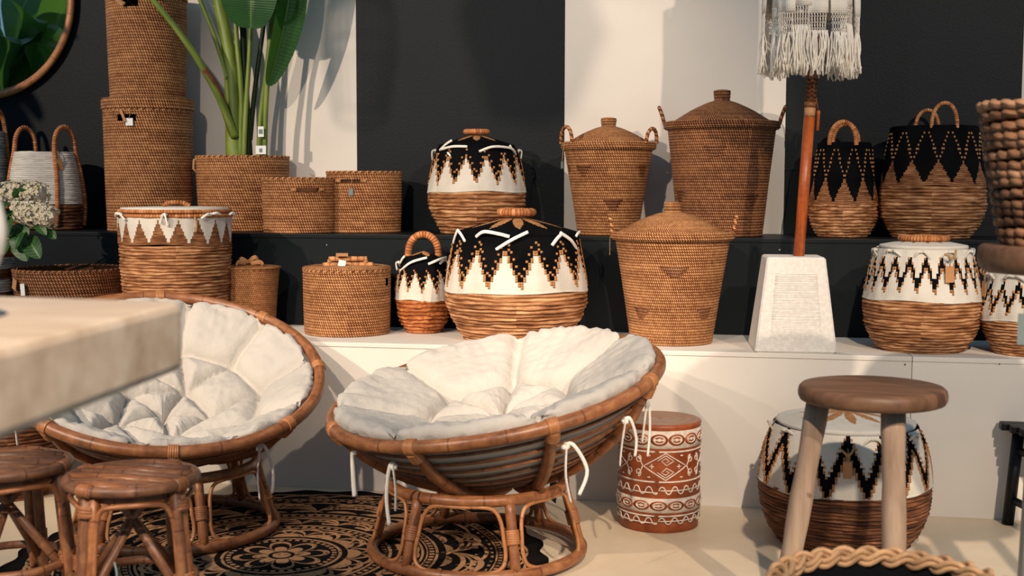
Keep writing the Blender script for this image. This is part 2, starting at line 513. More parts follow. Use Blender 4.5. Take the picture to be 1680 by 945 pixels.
def rattan_bin(px, Y, z, pts, label, rowpx=4.6, stpx=4.1, lid=None, mat=RATTAN, group=None, name='rattan_basket', rx=1.0, ry=1.0, sq=2.0, slot=None, drz=0.0, openin=True):
    P = stand(px, Y, z)
    t = thing(name, label, 'basket', P, face_cam(P) + drz, group)
    prof, s, yb = px_prof(P, pts)
    top = prof[-1]
    rows = max(6, int(round((top[1]) / (rowpx * s))))
    mb = MB()
    rmax = max(p[0] for p in prof)
    coil(mb, prof, rows, 0.0024, 96, int(2 * pi * rmax / (stpx * s)), 4, 0, False, 0, rx, ry, sq, slot)
    disc(mb, prof[0][0] * 0.98, 0.003, 48, 0, rx, ry, sq, False, 60)
    mb.build('body', mat, t)
    # rim coil
    R = top[0]
    def ring(R, z, r, nm, m, parent):
        m_ = MB(); pts_ = []
        for k in range(96):
            a = 2 * pi * k / 96; g = 1.0 if sq == 2.0 else (abs(sin(a)) ** sq + abs(cos(a)) ** sq) ** (-1 / sq)
            pts_.append(Vector((R * g * sin(a) * rx, -R * g * cos(a) * ry, z)))
        wrapped(m_, pts_, r, 0.010, 8, True, 0.14)
        return m_.build(nm, m, parent)
    ring(R - 0.002, top[1], 0.006, 'rim', mat, t)
    if openin:
        mi = MB(); lathe(mi, [(p[0] - 0.012, max(0.012, p[1])) for p in prof], 64, 0, 60, 0, rows, rx, ry, sq, slot)
        disc(mi, prof[0][0] - 0.012, 0.014, 48, 0, rx, ry, sq, True)
        mi.build('inner_wall', INSIDE, t)
    return t, P, prof, s

def pouch(px, Y, z, pts, ysplit, band_pts, pat, ncol, nrow, label, ropemat=ROPE, rope_px=6.0, name='patterned_basket', cat='basket', group=None, drz=0.0, seed=1, mats=None, sag=0.004, hem=True):
    """rope base below, patterned cotton band above. pts: whole silhouette (half px, y); ysplit: y of the seam"""
    P = stand(px, Y, z)
    t = thing(name, label, cat, P, face_cam(P) + drz, group)
    prof, s, yb = px_prof(P, pts)
    zs = (yb - ysplit) * s
    full = resample(prof, 160)
    low = [p for p in full if p[1] <= zs]; hi = [p for p in full if p[1] >= zs - 0.004]
    rows = max(5, int(round(zs / (rope_px * s))))
    mb = MB(); coil(mb, low, rows, 0.006, 112, 120, 4, 0, True, seed)
    disc(mb, low[0][0] * 0.98, 0.004, 40, 0, up=False)
    mb.build('rope_base', ropemat, t)
    band(hi, pat, ncol, nrow, t, mats or [FAB_W, FAB_B, FAB_N], sag, seed, hem=hem)
    return t, P, prof, s
def band(hi, pat, ncol, nrow, t, mats, sag=0.004, seed=1, name='cotton_band', off=0.006, raised=(2,), hem=True):
    pr = resample(hi, nrow, False)
    rnd = random.Random(seed); p1, p2 = rnd.uniform(0, 6), rnd.uniform(0, 6)
    mb = MB(); V, UV, Fc, Mi = [], [], [], []
    def pt(c, i, o=0.0):
        a = 2 * pi * c / ncol + pi / ncol
        r, zz = pr[i]
        k = 1 - i / nrow
        wz = sag * (sin(2 * a + p1) + 0.6 * sin(5 * a + p2)) * k
        wr = 0.0015 * sin(9 * a + p2) + 0.001 * sin(23 * a + p1)
        r = r + off + o + wr
        return (r * sin(a), -r * cos(a), zz + wz)
    for i in range(nrow + 1):
        for c in range(ncol + 1):
            V.append(pt(c, i)); UV.append((c, i))
    s1 = ncol + 1
    bead = []
    for i in range(nrow):
        for c in range(ncol):
            k = pat(((c + 1.0) / ncol * 2 * pi), i / nrow, c, i)
            Mi.append(k); Fc.append((i * s1 + c, i * s1 + c + 1, (i + 1) * s1 + c + 1, (i + 1) * s1 + c))
            if k in raised: bead.append((i, c))
    mb.add(V, Fc, UV, Mi)
    for i, c in bead:                           # the natural stitches stand proud of the cloth
        q = [pt(c, i), pt(c + 1, i), pt(c + 1, i + 1), pt(c, i + 1)]
        e = [pt(c + 0.12, i, 0.0035), pt(c + 0.88, i, 0.0035), pt(c + 0.88, i + 1, 0.0035), pt(c + 0.12, i + 1, 0.0035)]
        mb.add(q + e, [(4, 5, 6, 7), (0, 1, 5, 4), (1, 2, 6, 5), (2, 3, 7, 6), (3, 0, 4, 7)], [(c, i)] * 8, 2)
    # folded lower hem
    if hem:
      hem_ = [Vector(pt(c, 0, -0.002)) for c in range(ncol)]
      tube(mb, hem_, 0.004, 6, True, None, 1.0, mats.index(FAB_W) if FAB_W in mats else 0)
    return mb.build(name, mats, t)
def tri(a, n, ph): 
    x = (a * n / (2 * pi) + ph) % 1.0
    return 1 - abs(2 * x - 1)
def pat_black_white(n, ph, lo, hi, step=1):
    """white below, black above, natural beads along the zigzag"""
    def f(a, v, c, i):
        b = lo + (hi - lo) * tri(a, n, ph)
        d = (v - b) / (hi - lo)
        if d < 0: return 0
        if d < 0.14: return 2
        if 0.30 < d < 0.44 and v < hi + 0.20: return 2 if (c + i) % 2 == 0 else 1
        return 1
    return f
def pat_white_zig(n, ph, lo, hi, th=0.36):
    """white cloth with a black zigzag edged in natural stitches"""
    def f(a, v, c, i):
        b = lo + (hi - lo) * tri(a, n, ph)
        d = (v - b) / (hi - lo)
        if -th * 0.5 < d < th * 0.5: return 1
        if th * 0.5 <= d < th * 0.5 + 0.12: return 2 if i % 2 == 0 else 0
        if -th * 0.5 - 0.14 < d <= -th * 0.5: return 2
        return 0
    return f
def pat_black_nat(n, ph, lo, hi, ncol):
    """black with brown triangles rising from below and dotted diamonds above"""
    def f(a, v, c, i):
        w_ = tri(a, n, ph)
        b = lo + (hi - lo) * w_
        if v < b: return 3
        if hi < v < 0.93:
            need = 1 - (v - hi) / (0.96 - hi)
            if i % 2 == 0 and abs(w_ - need) < 1.1 * n / ncol: return 2
        return 1
    return f
def pat_teeth(n, ph, lo, hi):
    def f(a, v, c, i):
        return 3 if v < lo + (hi - lo) * tri(a, n, ph) else 0
    return f
def star_lid(t, R, z0, h, mats, n, reach, ph=0.0, name='lid', thick=0.012, flat_top=0.0):
    """domed cotton lid with natural triangles pointing outwards from its centre"""
    nr, nc = 22, 144
    mb = MB(); V, UV, Fc, Mi = [], [], [], []
    prof = [(R * 0.985, z0 - 0.002), (R, z0 + thick * 0.5), (R * 0.985, z0 + thick)]
    for k in range(1, nr + 1):
        q = 1 - k / nr
        prof.append((max(0.001, R * 0.985 * q), z0 + thick + h * (1 - q ** 1.12)))
    m = len(prof)
    for i, (r, zz) in enumerate(prof):
        for c in range(nc + 1):
            a = 2 * pi * c / nc
            V.append((r * sin(a), -r * cos(a), zz)); UV.append((c, i))
    for i in range(m - 1):
        for c in range(nc):
            a = 2 * pi * (c + 0.5) / nc
            q = prof[i][0] / R
            lim = reach * tri(a, n, ph) ** 0.75
            Mi.append(2 if q < 0.12 + lim else (mats[1]))
            Fc.append((i * (nc + 1) + c, i * (nc + 1) + c + 1, (i + 1) * (nc + 1) + c + 1, (i + 1) * (nc + 1) + c))
    mb.add(V, Fc, UV, Mi)
    return mb.build(name, mats[0], t)
def tie_px(t, P, R, strips, mat=None, r=0.0056):
    """draped cotton strips given by photo positions on the front of a basket"""
    s = scale_at(P); cx, yb, _ = proj(P)
    for st in strips:
        pts = []
        for i, (x, y) in enumerate(st):
            q = max(-0.97, min(0.97, (x - cx) * s / (R + 0.012))); a = asin(q)
            o_ = 0.010 + (0.008 if 0 < i < len(st) - 1 else 0)
            pts.append(Vector(((R + o_) * sin(a), -(R + o_) * cos(a), (yb - y) * s - 0.0 + (R * cos(a)) * (yb - 305 - 0) * 0)))
        # rows were read off the front, which lies nearer than the axis: correct for the eye's height
        for p_ in pts:
            d_ = -p_.y / proj(P)[2]; p_.z = p_.z + (EYE - P.z - p_.z) * d_
        if len(pts) == 2: pts = [pts[0], (pts[0] + pts[1]) * 0.5 + Vector((0, -0.006, 0.004)), pts[1]]
        mb = MB(); tube(mb, smooth_path(pts, 6), r, 7, flat=0.7)
        k = pts[len(pts) // 2]
        mb.build('cotton_tie', mat or TIE, t)
def cotton_tie(t, th, R, z, kind=0, L=0.075, seed=0, mat=TIE):
    """knotted strip of cotton: a knot with two tails"""
    rnd = random.Random(seed * 7 + kind)
    Rm = Matrix.Rotation(th, 3, 'Z')
    f = lambda x, y, zz: Rm @ Vector((x, -R - y, 0)) + Vector((0, 0, z + zz))
    mb = MB()
    tube(mb, [f(-0.012, 0.010, -0.003), f(0, 0.016, 0.002), f(0.012, 0.010, 0.0)], [0.004, 0.007, 0.004], 7)
    for sgn in (-1, 1):
        dx = sgn * L * rnd.uniform(0.6, 1.1); dz = -L * rnd.uniform(0.1, 0.75) if kind == 0 else rnd.uniform(-0.035, 0.0)
        if kind == 2: dx *= 0.4; dz = -L * rnd.uniform(0.6, 1.1)
        tube(mb, smooth_path([f(0, 0.012, 0), f(dx * 0.45, 0.022, dz * 0.25 + 0.006), f(dx, 0.012, dz)], 6), 0.0054, 7, flat=0.6)
    return mb.build('cotton_tie', mat, t)

# ================================================================ PAPASAN CHAIRS (largest first)
def seg_dist(x, y, s):
    ax, ay, bx, by = s
    dx, dy = bx - ax, by - ay
    L = dx * dx + dy * dy
    t = max(0, min(1, ((x - ax) * dx + (y - ay) * dy) / L)) if L > 0 else 0
    return math.hypot(x - ax - t * dx, y - ay - t * dy)
def papasan(P, nrm, label, seed, postang, ribang, sink=0.0):
    rz = face_cam(P)
    t = thing('papasan_chair', label, 'chair', P, rz, 'round rattan papasan chairs')
    rb, rt, hb, rp = 0.345, 0.285, 0.236, 0.0185
    # base
    mb = MB(); tube(mb, circle(rb, rp, 72), rp, 10, True); mb.build('base_ring', CANE, t)
    mb = MB(); tube(mb, circle(rt, hb, 72), rp, 10, True); mb.build('top_ring', CANE, t)
    con = lambda a, k, o=0.0: Vector(((rb + (rt - rb) * k + o) * sin(a), -(rb + (rt - rb) * k + o) * cos(a), rp + (hb - rp) * k))
    for i in range(6):
        a = radians(postang + 60 * i)
        mb = MB(); tube(mb, [con(a, k / 6) for k in range(7)], 0.0165, 9); mb.build('leg', CANE, t)
        mb = MB(); wrapped(mb, [con(a, 0.40), con(a, 0.60)], 0.0225, 0.007, 12); mb.build('binding', CANE_L if i % 2 else CANE, t)
        # bent window-shaped cane between two legs
        a0, a1 = a + 0.085, a + pi / 3 - 0.085
        loop = []
        for (fa, fk) in ((0.5, 0.05), (0.8, 0.05), (0.96, 0.12), (1, 0.30), (0.99, 0.5), (0.97, 0.72), (0.9, 0.88), (0.75, 0.93), (0.5, 0.93), (0.25, 0.93), (0.1, 0.88), (0.03, 0.72), (0.01, 0.5), (0, 0.30), (0.04, 0.12), (0.2, 0.05)):
            loop.append(con(a0 + (a1 - a0) * fa, fk, 0.004))
        mb = MB(); tube(mb, smooth_path(loop, 5, True), 0.0065, 7, True); mb.build('bent_brace', CANE_L, t)
    # bowl: frame of reference with its centre of curvature above the base
    R, D = 0.545, 0.31
    rho = (R * R + D * D) / (2 * D)
    zc = 0.222 + rho - sink
    N = Matrix.Rotation(-rz, 3, 'Z') @ Vector(nrm).normalized()
    zax = N; xax = Vector((1, 0, 0)); xax = (xax - zax * xax.dot(zax)).normalized(); yax = zax.cross(xax)
    rim_c = Vector((0, 0, zc)) - N * (rho - D)
    W = lambda x, y, z: rim_c + xax * x + yax * y + zax * z
    zb = lambda r: -D * (1 - min(1.0, r / R) ** 2.2)
    pol = lambda r, a, z: W(r * sin(a), -r * cos(a), z)
    mb = MB()
    tube(mb, [pol(R, 2 * pi * k / 96, 0) for k in range(96)], 0.0215, 12, True); mb.build('rim', CANE, t)
    radii = [0.508, 0.470, 0.430, 0.385, 0.335, 0.28, 0.22, 0.15]
    for j, r in enumerate(radii):
        z = zb(r)
        mb = MB(); tube(mb, [pol(r + 0.004, 2 * pi * k / 72, z) for k in range(72)], 0.0058, 7, True); mb.build('hoop', CANE if j % 3 else CANE_D, t)
    for i in range(8):
        a = radians(ribang + 45 * i)
        pts = [pol(R * (1 - k / 14.0) + 0.0005, a, zb(R * (1 - k / 14.0)) - 0.026 * min(1, k / 2.0)) for k in range(14)]
        mb = MB(); tube(mb, pts, 0.0185, 9); mb.build('rib', CANE, t)
        # cane binding of the rib to the rim
        mb = MB()
        wrapped(mb, [pol(R, a - 0.030, 0), pol(R, a, 0), pol(R, a + 0.030, 0)], 0.0265, 0.007, 12)
        wrapped(mb, [pol(R - 0.002, a, -0.012), pol(R - 0.022, a, zb(R - 0.022) - 0.016)], 0.0245, 0.007, 12)
        mb.build('binding', CANE_L, t)
    return t, W, pol, zb, R, rz, P
def cushion(P, fr, label, tufts, segs, seed, thick, rise, tie_angles, puff=0.055, Rc=0.475):
    t0, W, pol, zb, R, rz, _ = fr
    nr_top, nseg = 64, 200
    rnd = random.Random(seed)
    # profile (r, z, nr, nz, puffweight)
    prof = []
    ze = zb(Rc) + thick
    def zt(r): return max(ze - rise * (1 - (r / Rc) ** 2.2), zb(r) + 0.05)
    for k in range(nr_top + 1):
        r = Rc * (k / nr_top) ** 0.9
        e = 0.004
        sl = (zt(r + e) - zt(max(0, r - e))) / (2 * e if r > e else (r + e))
        L = sqrt(1 + sl * sl)
        prof.append((max(r, 0.0008), zt(r), -sl / L, 1 / L, 1.0))
    # edge roll: from the top's end round to the underside
    p0 = (Rc, zt(Rc)); p1 = (R - 0.055, zb(R - 0.055) + 0.007)
    n0 = Vector((prof[-1][2], prof[-1][3]))
    tdir = Vector((n0.y, -n0.x))
    c1 = Vector(p0) + tdir * 0.075; c2 = Vector((R - 0.030, zb(R - 0.03) + 0.055))
    for k in range(1, 19):
        u = k / 18
        b = (1 - u) ** 3 * Vector(p0) + 3 * (1 - u) ** 2 * u * c1 + 3 * (1 - u) * u * u * c2 + u ** 3 * Vector(p1)
        d = 3 * (1 - u) ** 2 * (c1 - Vector(p0)) + 6 * (1 - u) * u * (c2 - c1) + 3 * u * u * (Vector(p1) - c2)
        d.normalize()
        prof.append((b.x, b.y, -d.y, d.x, max(0.0, 1 - u) ** 0.7))
    for k in range(1, 13):
        r = (R - 0.055) * (1 - k / 12)
        prof.append((max(r, 0.0008), zb(r) + 0.007, 0, -1, 0.0))
    mb = MB(); V, UV, Fc = [], [], []
    for i, (r, z, nx, nz, pw) in enumerate(prof):
        for k in range(nseg + 1):
            a = 2 * pi * (k % nseg) / nseg
            x, y = r * sin(a), -r * cos(a)
            h = 0.0
            if pw > 0.02:
                rr = min(r, Rc) if i <= nr_top else Rc + (i - nr_top) * 0.011
                qx, qy = rr * sin(a), -rr * cos(a)
                d = min(seg_dist(qx, qy, s) for s in segs)
                td = min(math.hypot(qx - q[0], qy - q[1]) for q in tufts)
                h = puff * (1 - exp(-d / 0.026)) ** 0.8 - puff * 0.55
                h -= puff * 0.5 * exp(-(td / 0.034) ** 2)
                wr = noise.noise(Vector((qx * 14, qy * 14, seed))) * 0.5 + noise.noise(Vector((a * 16, rr * 5, seed + 3))) * 0.5
                wr2 = abs(noise.noise(Vector((a * 22, rr * 13, seed + 9))))
                edge = max(0.0, (rr - 0.40) / 0.1)
                h += wr * 0.010 * (0.6 + min(1.6, edge)) - wr2 * 0.024 * min(1.2, edge)
                h += 0.004 * noise.noise(Vector((qx * 40, qy * 40, seed + 5)))
                h *= pw
            V.append(W((r + nx * h) * sin(a), -(r + nx * h) * cos(a), z + nz * h))
            UV.append((k / nseg * 8, i / 20))
    s1 = nseg + 1
    for i in range(len(prof) - 1):
        for k in range(nseg):
            Fc.append((i * s1 + k, (i + 1) * s1 + k, (i + 1) * s1 + k + 1, i * s1 + k + 1))
    mb.add(V, Fc, UV)
    c = thing('papasan_cushion', label, 'cushion', P, rz, 'tufted papasan cushions')
    mb.build('cushion_body', CUSH, c)
    for q in tufts:
        r = math.hypot(*q); a = atan2(q[0], -q[1])
        m2 = MB(); lathe(m2, [(0.0005, 0.004), (0.006, 0.003), (0.008, 0.0), (0.005, -0.003)], 10)
        b = m2.build('tuft_button', CUSH, c); b.location = pol(r, a, zt(r) - 0.055)
    for i, (deg, kind) in enumerate(tie_angles):
        a = radians(deg); r = 0.47
        s = pol(r + 0.016, a, zb(r) - 0.004)
        side = Vector((cos(a), sin(a), 0))
        out = Vector((sin(a), -cos(a), 0)) * 0.012
        m2 = MB()
        rn = random.Random(seed * 31 + i)
        for sg in (-1, 1):
            L = rn.uniform(0.10, 0.19); dx = sg * rn.uniform(0.01, 0.05) + (kind * 0.05)
            pts = [s, s + out * 1.6 + side * dx * 0.3 + Vector((0, 0, 0.006)), s + out * 1.5 + side * dx * 0.9 - Vector((0, 0, L * 0.5)), s + out + side * (dx * 0.8 + rn.uniform(-0.02, 0.02)) - Vector((0, 0, L))]
            tube(m2, smooth_path(pts, 6), 0.006, 7, flat=0.55)
        tube(m2, [s - side * 0.012 + out, s + out * 1.4, s + side * 0.012 + out], [0.006, 0.010, 0.006], 7)
        m2.build('cotton_tie', TIE, c)
    return c
T = NT('cushion_cotton', 0.95, 0.1)
o = T.obj()
n1 = T.noise(o, 26.0, 4.0, 0.6); n2 = T.noise(o, 240.0, 2.0)
T.color(T.mix(T.noise(o, 3.0, 2.0).st(0.3, 0.7), srgb(180, 173, 165), srgb(190, 183, 174)))
n3 = T.noise(o, 11.0, 5.0, 0.7)
T.bump(n1 * 0.6 + n3 * 0.5 + n2 * 0.12, 0.42, 0.018)
T.b.inputs['Sheen Weight'].default_value = 0.1
CUSH = T.mat

def cam_tilt(P, left, toview):
    h = Vector((-P[0], -P[1], 0)).normalized()
    lf = Vector((h.y, -h.x, 0))           # seen from the camera this points left
    if lf.dot(RT) > 0: lf = -lf
    return Vector((0, 0, 1)) + lf * tan(radians(left)) + h * tan(radians(toview))
PC = onZ(783, 908, 0); PC.z = 0.0105
PL = onZ(288, 872, 0); PL.z = 0.0105
frC = papasan(PC, cam_tilt(PC, 10.6, 6.6), 'rattan papasan chair in the middle, tilted left beside the carved drum', 1, -40, -28)
frL = papasan(PL, cam_tilt(PL, -4.2, 22.0), 'rattan papasan chair at the left, behind the pale table corner', 2, 15, 2)
def tufting(n1, r1, n2, r2, ph, spokes=True):
    tf = [(0.0, 0.0)]; sg = []
    ring = [(r1 * sin(ph + 2 * pi * i / n1), -r1 * cos(ph + 2 * pi * i / n1)) for i in range(n1)]
    tf += ring
    for i in range(n1):
        a, b = ring[i], ring[(i + 1) % n1]
        sg.append((*a, *b))
        if spokes: sg.append((0, 0, *a))
    if n2:
        ring2 = [(r2 * sin(ph + 2 * pi * (i + 0.5) / n2), -r2 * cos(ph + 2 * pi * (i + 0.5) / n2)) for i in range(n2)]
        tf += ring2
        for i in range(n2):
            a, b = ring2[i], ring2[(i + 1) % n2]
            sg.append((*a, *b))
            m = 0.62 / r2
            sg.append((a[0], a[1], a[0] * m, a[1] * m))
            j = int(round(i * n1 / n2)) % n1
            sg.append((*a, *ring[j]))
    else:
        for i in range(n1):
            a = ring[i]; m = 0.62 / r1
            sg.append((a[0], a[1], a[0] * m, a[1] * m))
    return tf, sg
tf, sg = tufting(7, 0.25, 0, 0, radians(14))
cushion(PC, frC, 'cream tufted round cushion lying in the middle papasan chair', tf, sg, 3, 0.100, 0.105, [(-42, 0), (-72, 0), (22, 0.6), (50, 0.4), (68, 0.2), (-110, 0)], 0.065)
tf, sg = tufting(5, 0.17, 10, 0.34, radians(8))
cushion(PL, frL, 'off-white tufted cushion lying in the left papasan chair', tf, sg, 8, 0.062, 0.165, [(38, 0.5), (-80, 0), (5, 0)], 0.060, 0.465)
def chair_tag(fr, ang, k, mat, w, h):
    t = fr[0]
    a = radians(ang)
    tagcard(t, a, 0.30, 0.20, w, h, mat, 0.05, 0.25, off=0.0)
chair_tag(frC, 118, 0, TEAL, 0.05, 0.075)

# ================================================================ RUG
T = NT('mandala_rug', 0.95, 0.05)
x, y, z = T.sep(T.obj())
r = (x * x + y * y).sq() / 0.86
th = T.m('ARCTAN2', y, x) / (2 * pi) + 0.5
def arcs(n, r0, h, wd, ph=0.0, pw=1.0):
    p = ((th * n + ph).fr() * 2.0 - 1.0).ab()
    c = (1.0 - p * p).mx(0.0).sq()
    return ((r - (c * h + r0)).ab()).lt(wd)
def petal(n, r0, h, ph=0.0):
    p = ((th * n + ph).fr() * 2.0 - 1.0).ab()
    c = (1.0 - p * p).mx(0.0).sq()
    return r.gt(r0) * r.lt(c * h + r0 - 0.02)
def ringm(a, b): return r.gt(a) * r.lt(b)
def dots(n, a, b, duty=0.55): return ringm(a, b) * ((th * n).fr()).lt(duty)
m = arcs(26, 0.865, 0.06, 0.0055)
m = m.mx(arcs(26, 0.865, 0.042, 0.004)).mx(dots(26, 0.868, 0.892, 0.4)).mx(arcs(26, 0.905, 0.03, 0.005, 0.5))
m = m.mx(ringm(0.845, 0.853)).mx(ringm(0.815, 0.822)).mx(dots(150, 0.826, 0.841)).mx(dots(90, 0.795, 0.806, 0.4))
m = m.mx(arcs(13, 0.60, 0.17, 0.013)).mx(arcs(13, 0.60, 0.135, 0.006)).mx(arcs(13, 0.63, 0.07, 0.010)).mx(arcs(13, 0.68, 0.10, 0.008, 0.5)).mx(petal(26, 0.625, 0.05, 0.25))
m = m.mx(dots(104, 0.735, 0.752) * arcs(13, 0.62, 0.12, 0.05))
m = m.mx(ringm(0.585, 0.596)).mx(ringm(0.55, 0.556)).mx(dots(100, 0.561, 0.580)).mx(ringm(0.530, 0.540))
m = m.mx(arcs(18, 0.43, 0.085, 0.010)).mx(arcs(18, 0.43, 0.055, 0.007)).mx(dots(18, 0.44, 0.46, 0.45)).mx(arcs(18, 0.47, 0.05, 0.006, 0.5))
m = m.mx(ringm(0.405, 0.418)).mx(dots(72, 0.38, 0.398)).mx(ringm(0.36, 0.372))
m = m.mx(arcs(12, 0.24, 0.10, 0.012)).mx(petal(12, 0.25, 0.07)).mx(arcs(12, 0.26, 0.09, 0.009, 0.5))
m = m.mx(ringm(0.215, 0.228)).mx(dots(40, 0.19, 0.208)).mx(arcs(8, 0.06, 0.11, 0.012)).mx(petal(8, 0.05, 0.08)).mx(ringm(0.0, 0.035))
grain = T.noise(T.obj(), 90.0, 2.0); wear = T.noise(T.obj(), 14.0, 3.0)
m = m * (grain + wear).st(0.72, 0.95)
T.color(T.mix(m, srgb(22, 20, 21), srgb(176, 134, 98)))
wv = T.noise(T.obj(), 160.0, 2.0)
T.bump(wv + m * 0.6, 0.5, 0.004)
RUGM = T.mat
RC = onZ(462, 914, 0)
mb = MB(); V, Fc, UV = [], [], []
ns, nr = 224, 26
for (zz, up) in ((0.007, 1), (0.0005, 0)):
    b = len(V)
    for i in range(nr + 1):
        for k in range(ns):
            a = 2 * pi * k / ns
            R = 0.86 * (i / nr) * (1 + (0.016 * cos(26 * a) if i == nr else 0.0)) if i else 0.0006
            zr = zz + (0.0025 * (1 + sin(5 * a + 1)) * (i / nr) ** 4 if up else 0)
            V.append((R * sin(a), -R * cos(a), zr)); UV.append((0, 0))
    for i in range(nr):
        for k in range(ns):
            q = (b + i * ns + k, b + i * ns + (k + 1) % ns, b + (i + 1) * ns + (k + 1) % ns, b + (i + 1) * ns + k)
            Fc.append(q[::-1] if up else q)
    last = b + nr * ns
l0, l1 = nr * ns, len(V) - ns
for k in range(ns): Fc.append((l0 + k, l0 + (k + 1) % ns, l1 + (k + 1) % ns, l1 + k))
mb.add(V, Fc, UV)
rug = mb.build('round_rug', RUGM, None, True, (RC.x, RC.y, 0.0))
tag(rug, 'round black rug with tan mandala pattern and scalloped edge under the chairs', 'rug')

# ================================================================ FOREGROUND TABLE
T = NT('pale_table_wood', 0.55, 0.25)
x, y, z = T.sep(T.obj())
g = T.noise(T.xyz(x * 2.0, y * 14.0, z * 14.0), 1.0, 4.0, 0.6); g2 = T.noise(T.obj(), 3.0, 2.0)
T.color(T.ramp(g * 0.7 + g2 * 0.3, [(0.3, srgb(168, 140, 116)), (0.55, srgb(206, 184, 162)), (0.75, srgb(222, 206, 190))]))
T.bump(g, 0.1, 0.01)
TABLE_M = T.mat
Dc = 1.95
C0 = atD(308, 494, Dc)                       # far right corner of the top
zt_ = C0.z
A0 = onZ(-60, 484, zt_)                      # far edge runs left
B0 = onZ(-10, 573, zt_)                      # near edge comes towards the camera
u1 = Vector((A0.x - C0.x, A0.y - C0.y, 0)).normalized()
u2 = Vector((B0.x - C0.x, B0.y - C0.y, 0)).normalized()
tk = 110 * Dc / FPX
tb = thing('wooden_table', 'thick pale wooden table with rounded corner, blurred in the left foreground', 'table', (C0.x, C0.y, 0))
pc = [Vector((0, 0, 0)), u2 * 1.15, u2 * 1.15 + u1 * 0.9, u1 * 0.9]
poly = []
for i in range(4):                            # rounded outline
    p = pc[i]; a = (pc[i - 1] - p).normalized(); b = (pc[(i + 1) % 4] - p).normalized(); rr = 0.045
    for k in range(7):
        s = k / 6
        poly.append(p + a * rr * (1 - s) ** 2 + b * rr * s ** 2)
if sum(poly[i].x * poly[(i + 1) % 28].y - poly[(i + 1) % 28].x * poly[i].y for i in range(28)) < 0: poly = poly[::-1]
cen = sum(poly, Vector()) / 28
mb = MB(); V = []; n_ = len(poly); lv = []
for (ins, zz) in ((0.012, 0.0), (0.004, 0.004), (0, 0.012), (0, tk - 0.012), (0.004, tk - 0.004), (0.012, tk)):
    for p in poly:
        q = p + (cen - p).normalized() * ins
        V.append((q.x, q.y, zt_ - tk + zz))
Fc = [tuple(range(n_ - 1, -1, -1)), tuple(5 * n_ + k for k in range(n_))]
for i in range(5):
    for k in range(n_): Fc.append((i * n_ + k, i * n_ + (k + 1) % n_, (i + 1) * n_ + (k + 1) % n_, (i + 1) * n_ + k))
mb.add(V, Fc); mb.build('table_top', TABLE_M, tb, smooth=False)
for (a, b) in ((0.62, 0.12), (0.62, 1.0), (0.80, 0.12), (0.80, 1.0)):
    q = u1 * a + u2 * b
    box(MB(), (q.x, q.y, (zt_ - tk) / 2), (0.08, 0.08, zt_ - tk), 0.006).build('leg', TABLE_M, tb, smooth=False)
vp = C0 + u1 * 0.0
# white vase on the table, its belly just reaches into the picture
VD = 1.62
vz = atD(-62, 384, VD)
vb = thing('white_vase', 'blurred white round vase on the pale table at the left edge', 'vase', (vz.x, vz.y, zt_))
hz = vz.z - zt_; rv = 68 * VD / FPX
mb = MB(); lathe(mb, resample([(rv * 0.45, 0), (rv * 0.5, hz * 0.25), (rv * 0.75, hz * 0.6), (rv, hz), (rv * 0.8, hz * 1.5), (rv * 0.35, hz * 1.9), (rv * 0.4, hz * 2.1)], 40), 48)
disc(mb, rv * 0.45, 0.001, 32, up=False)
mb.build('vase_body', m_plain('white_glaze', (236, 232, 226), 0.25, 0.03, 6, 0.5), vb)

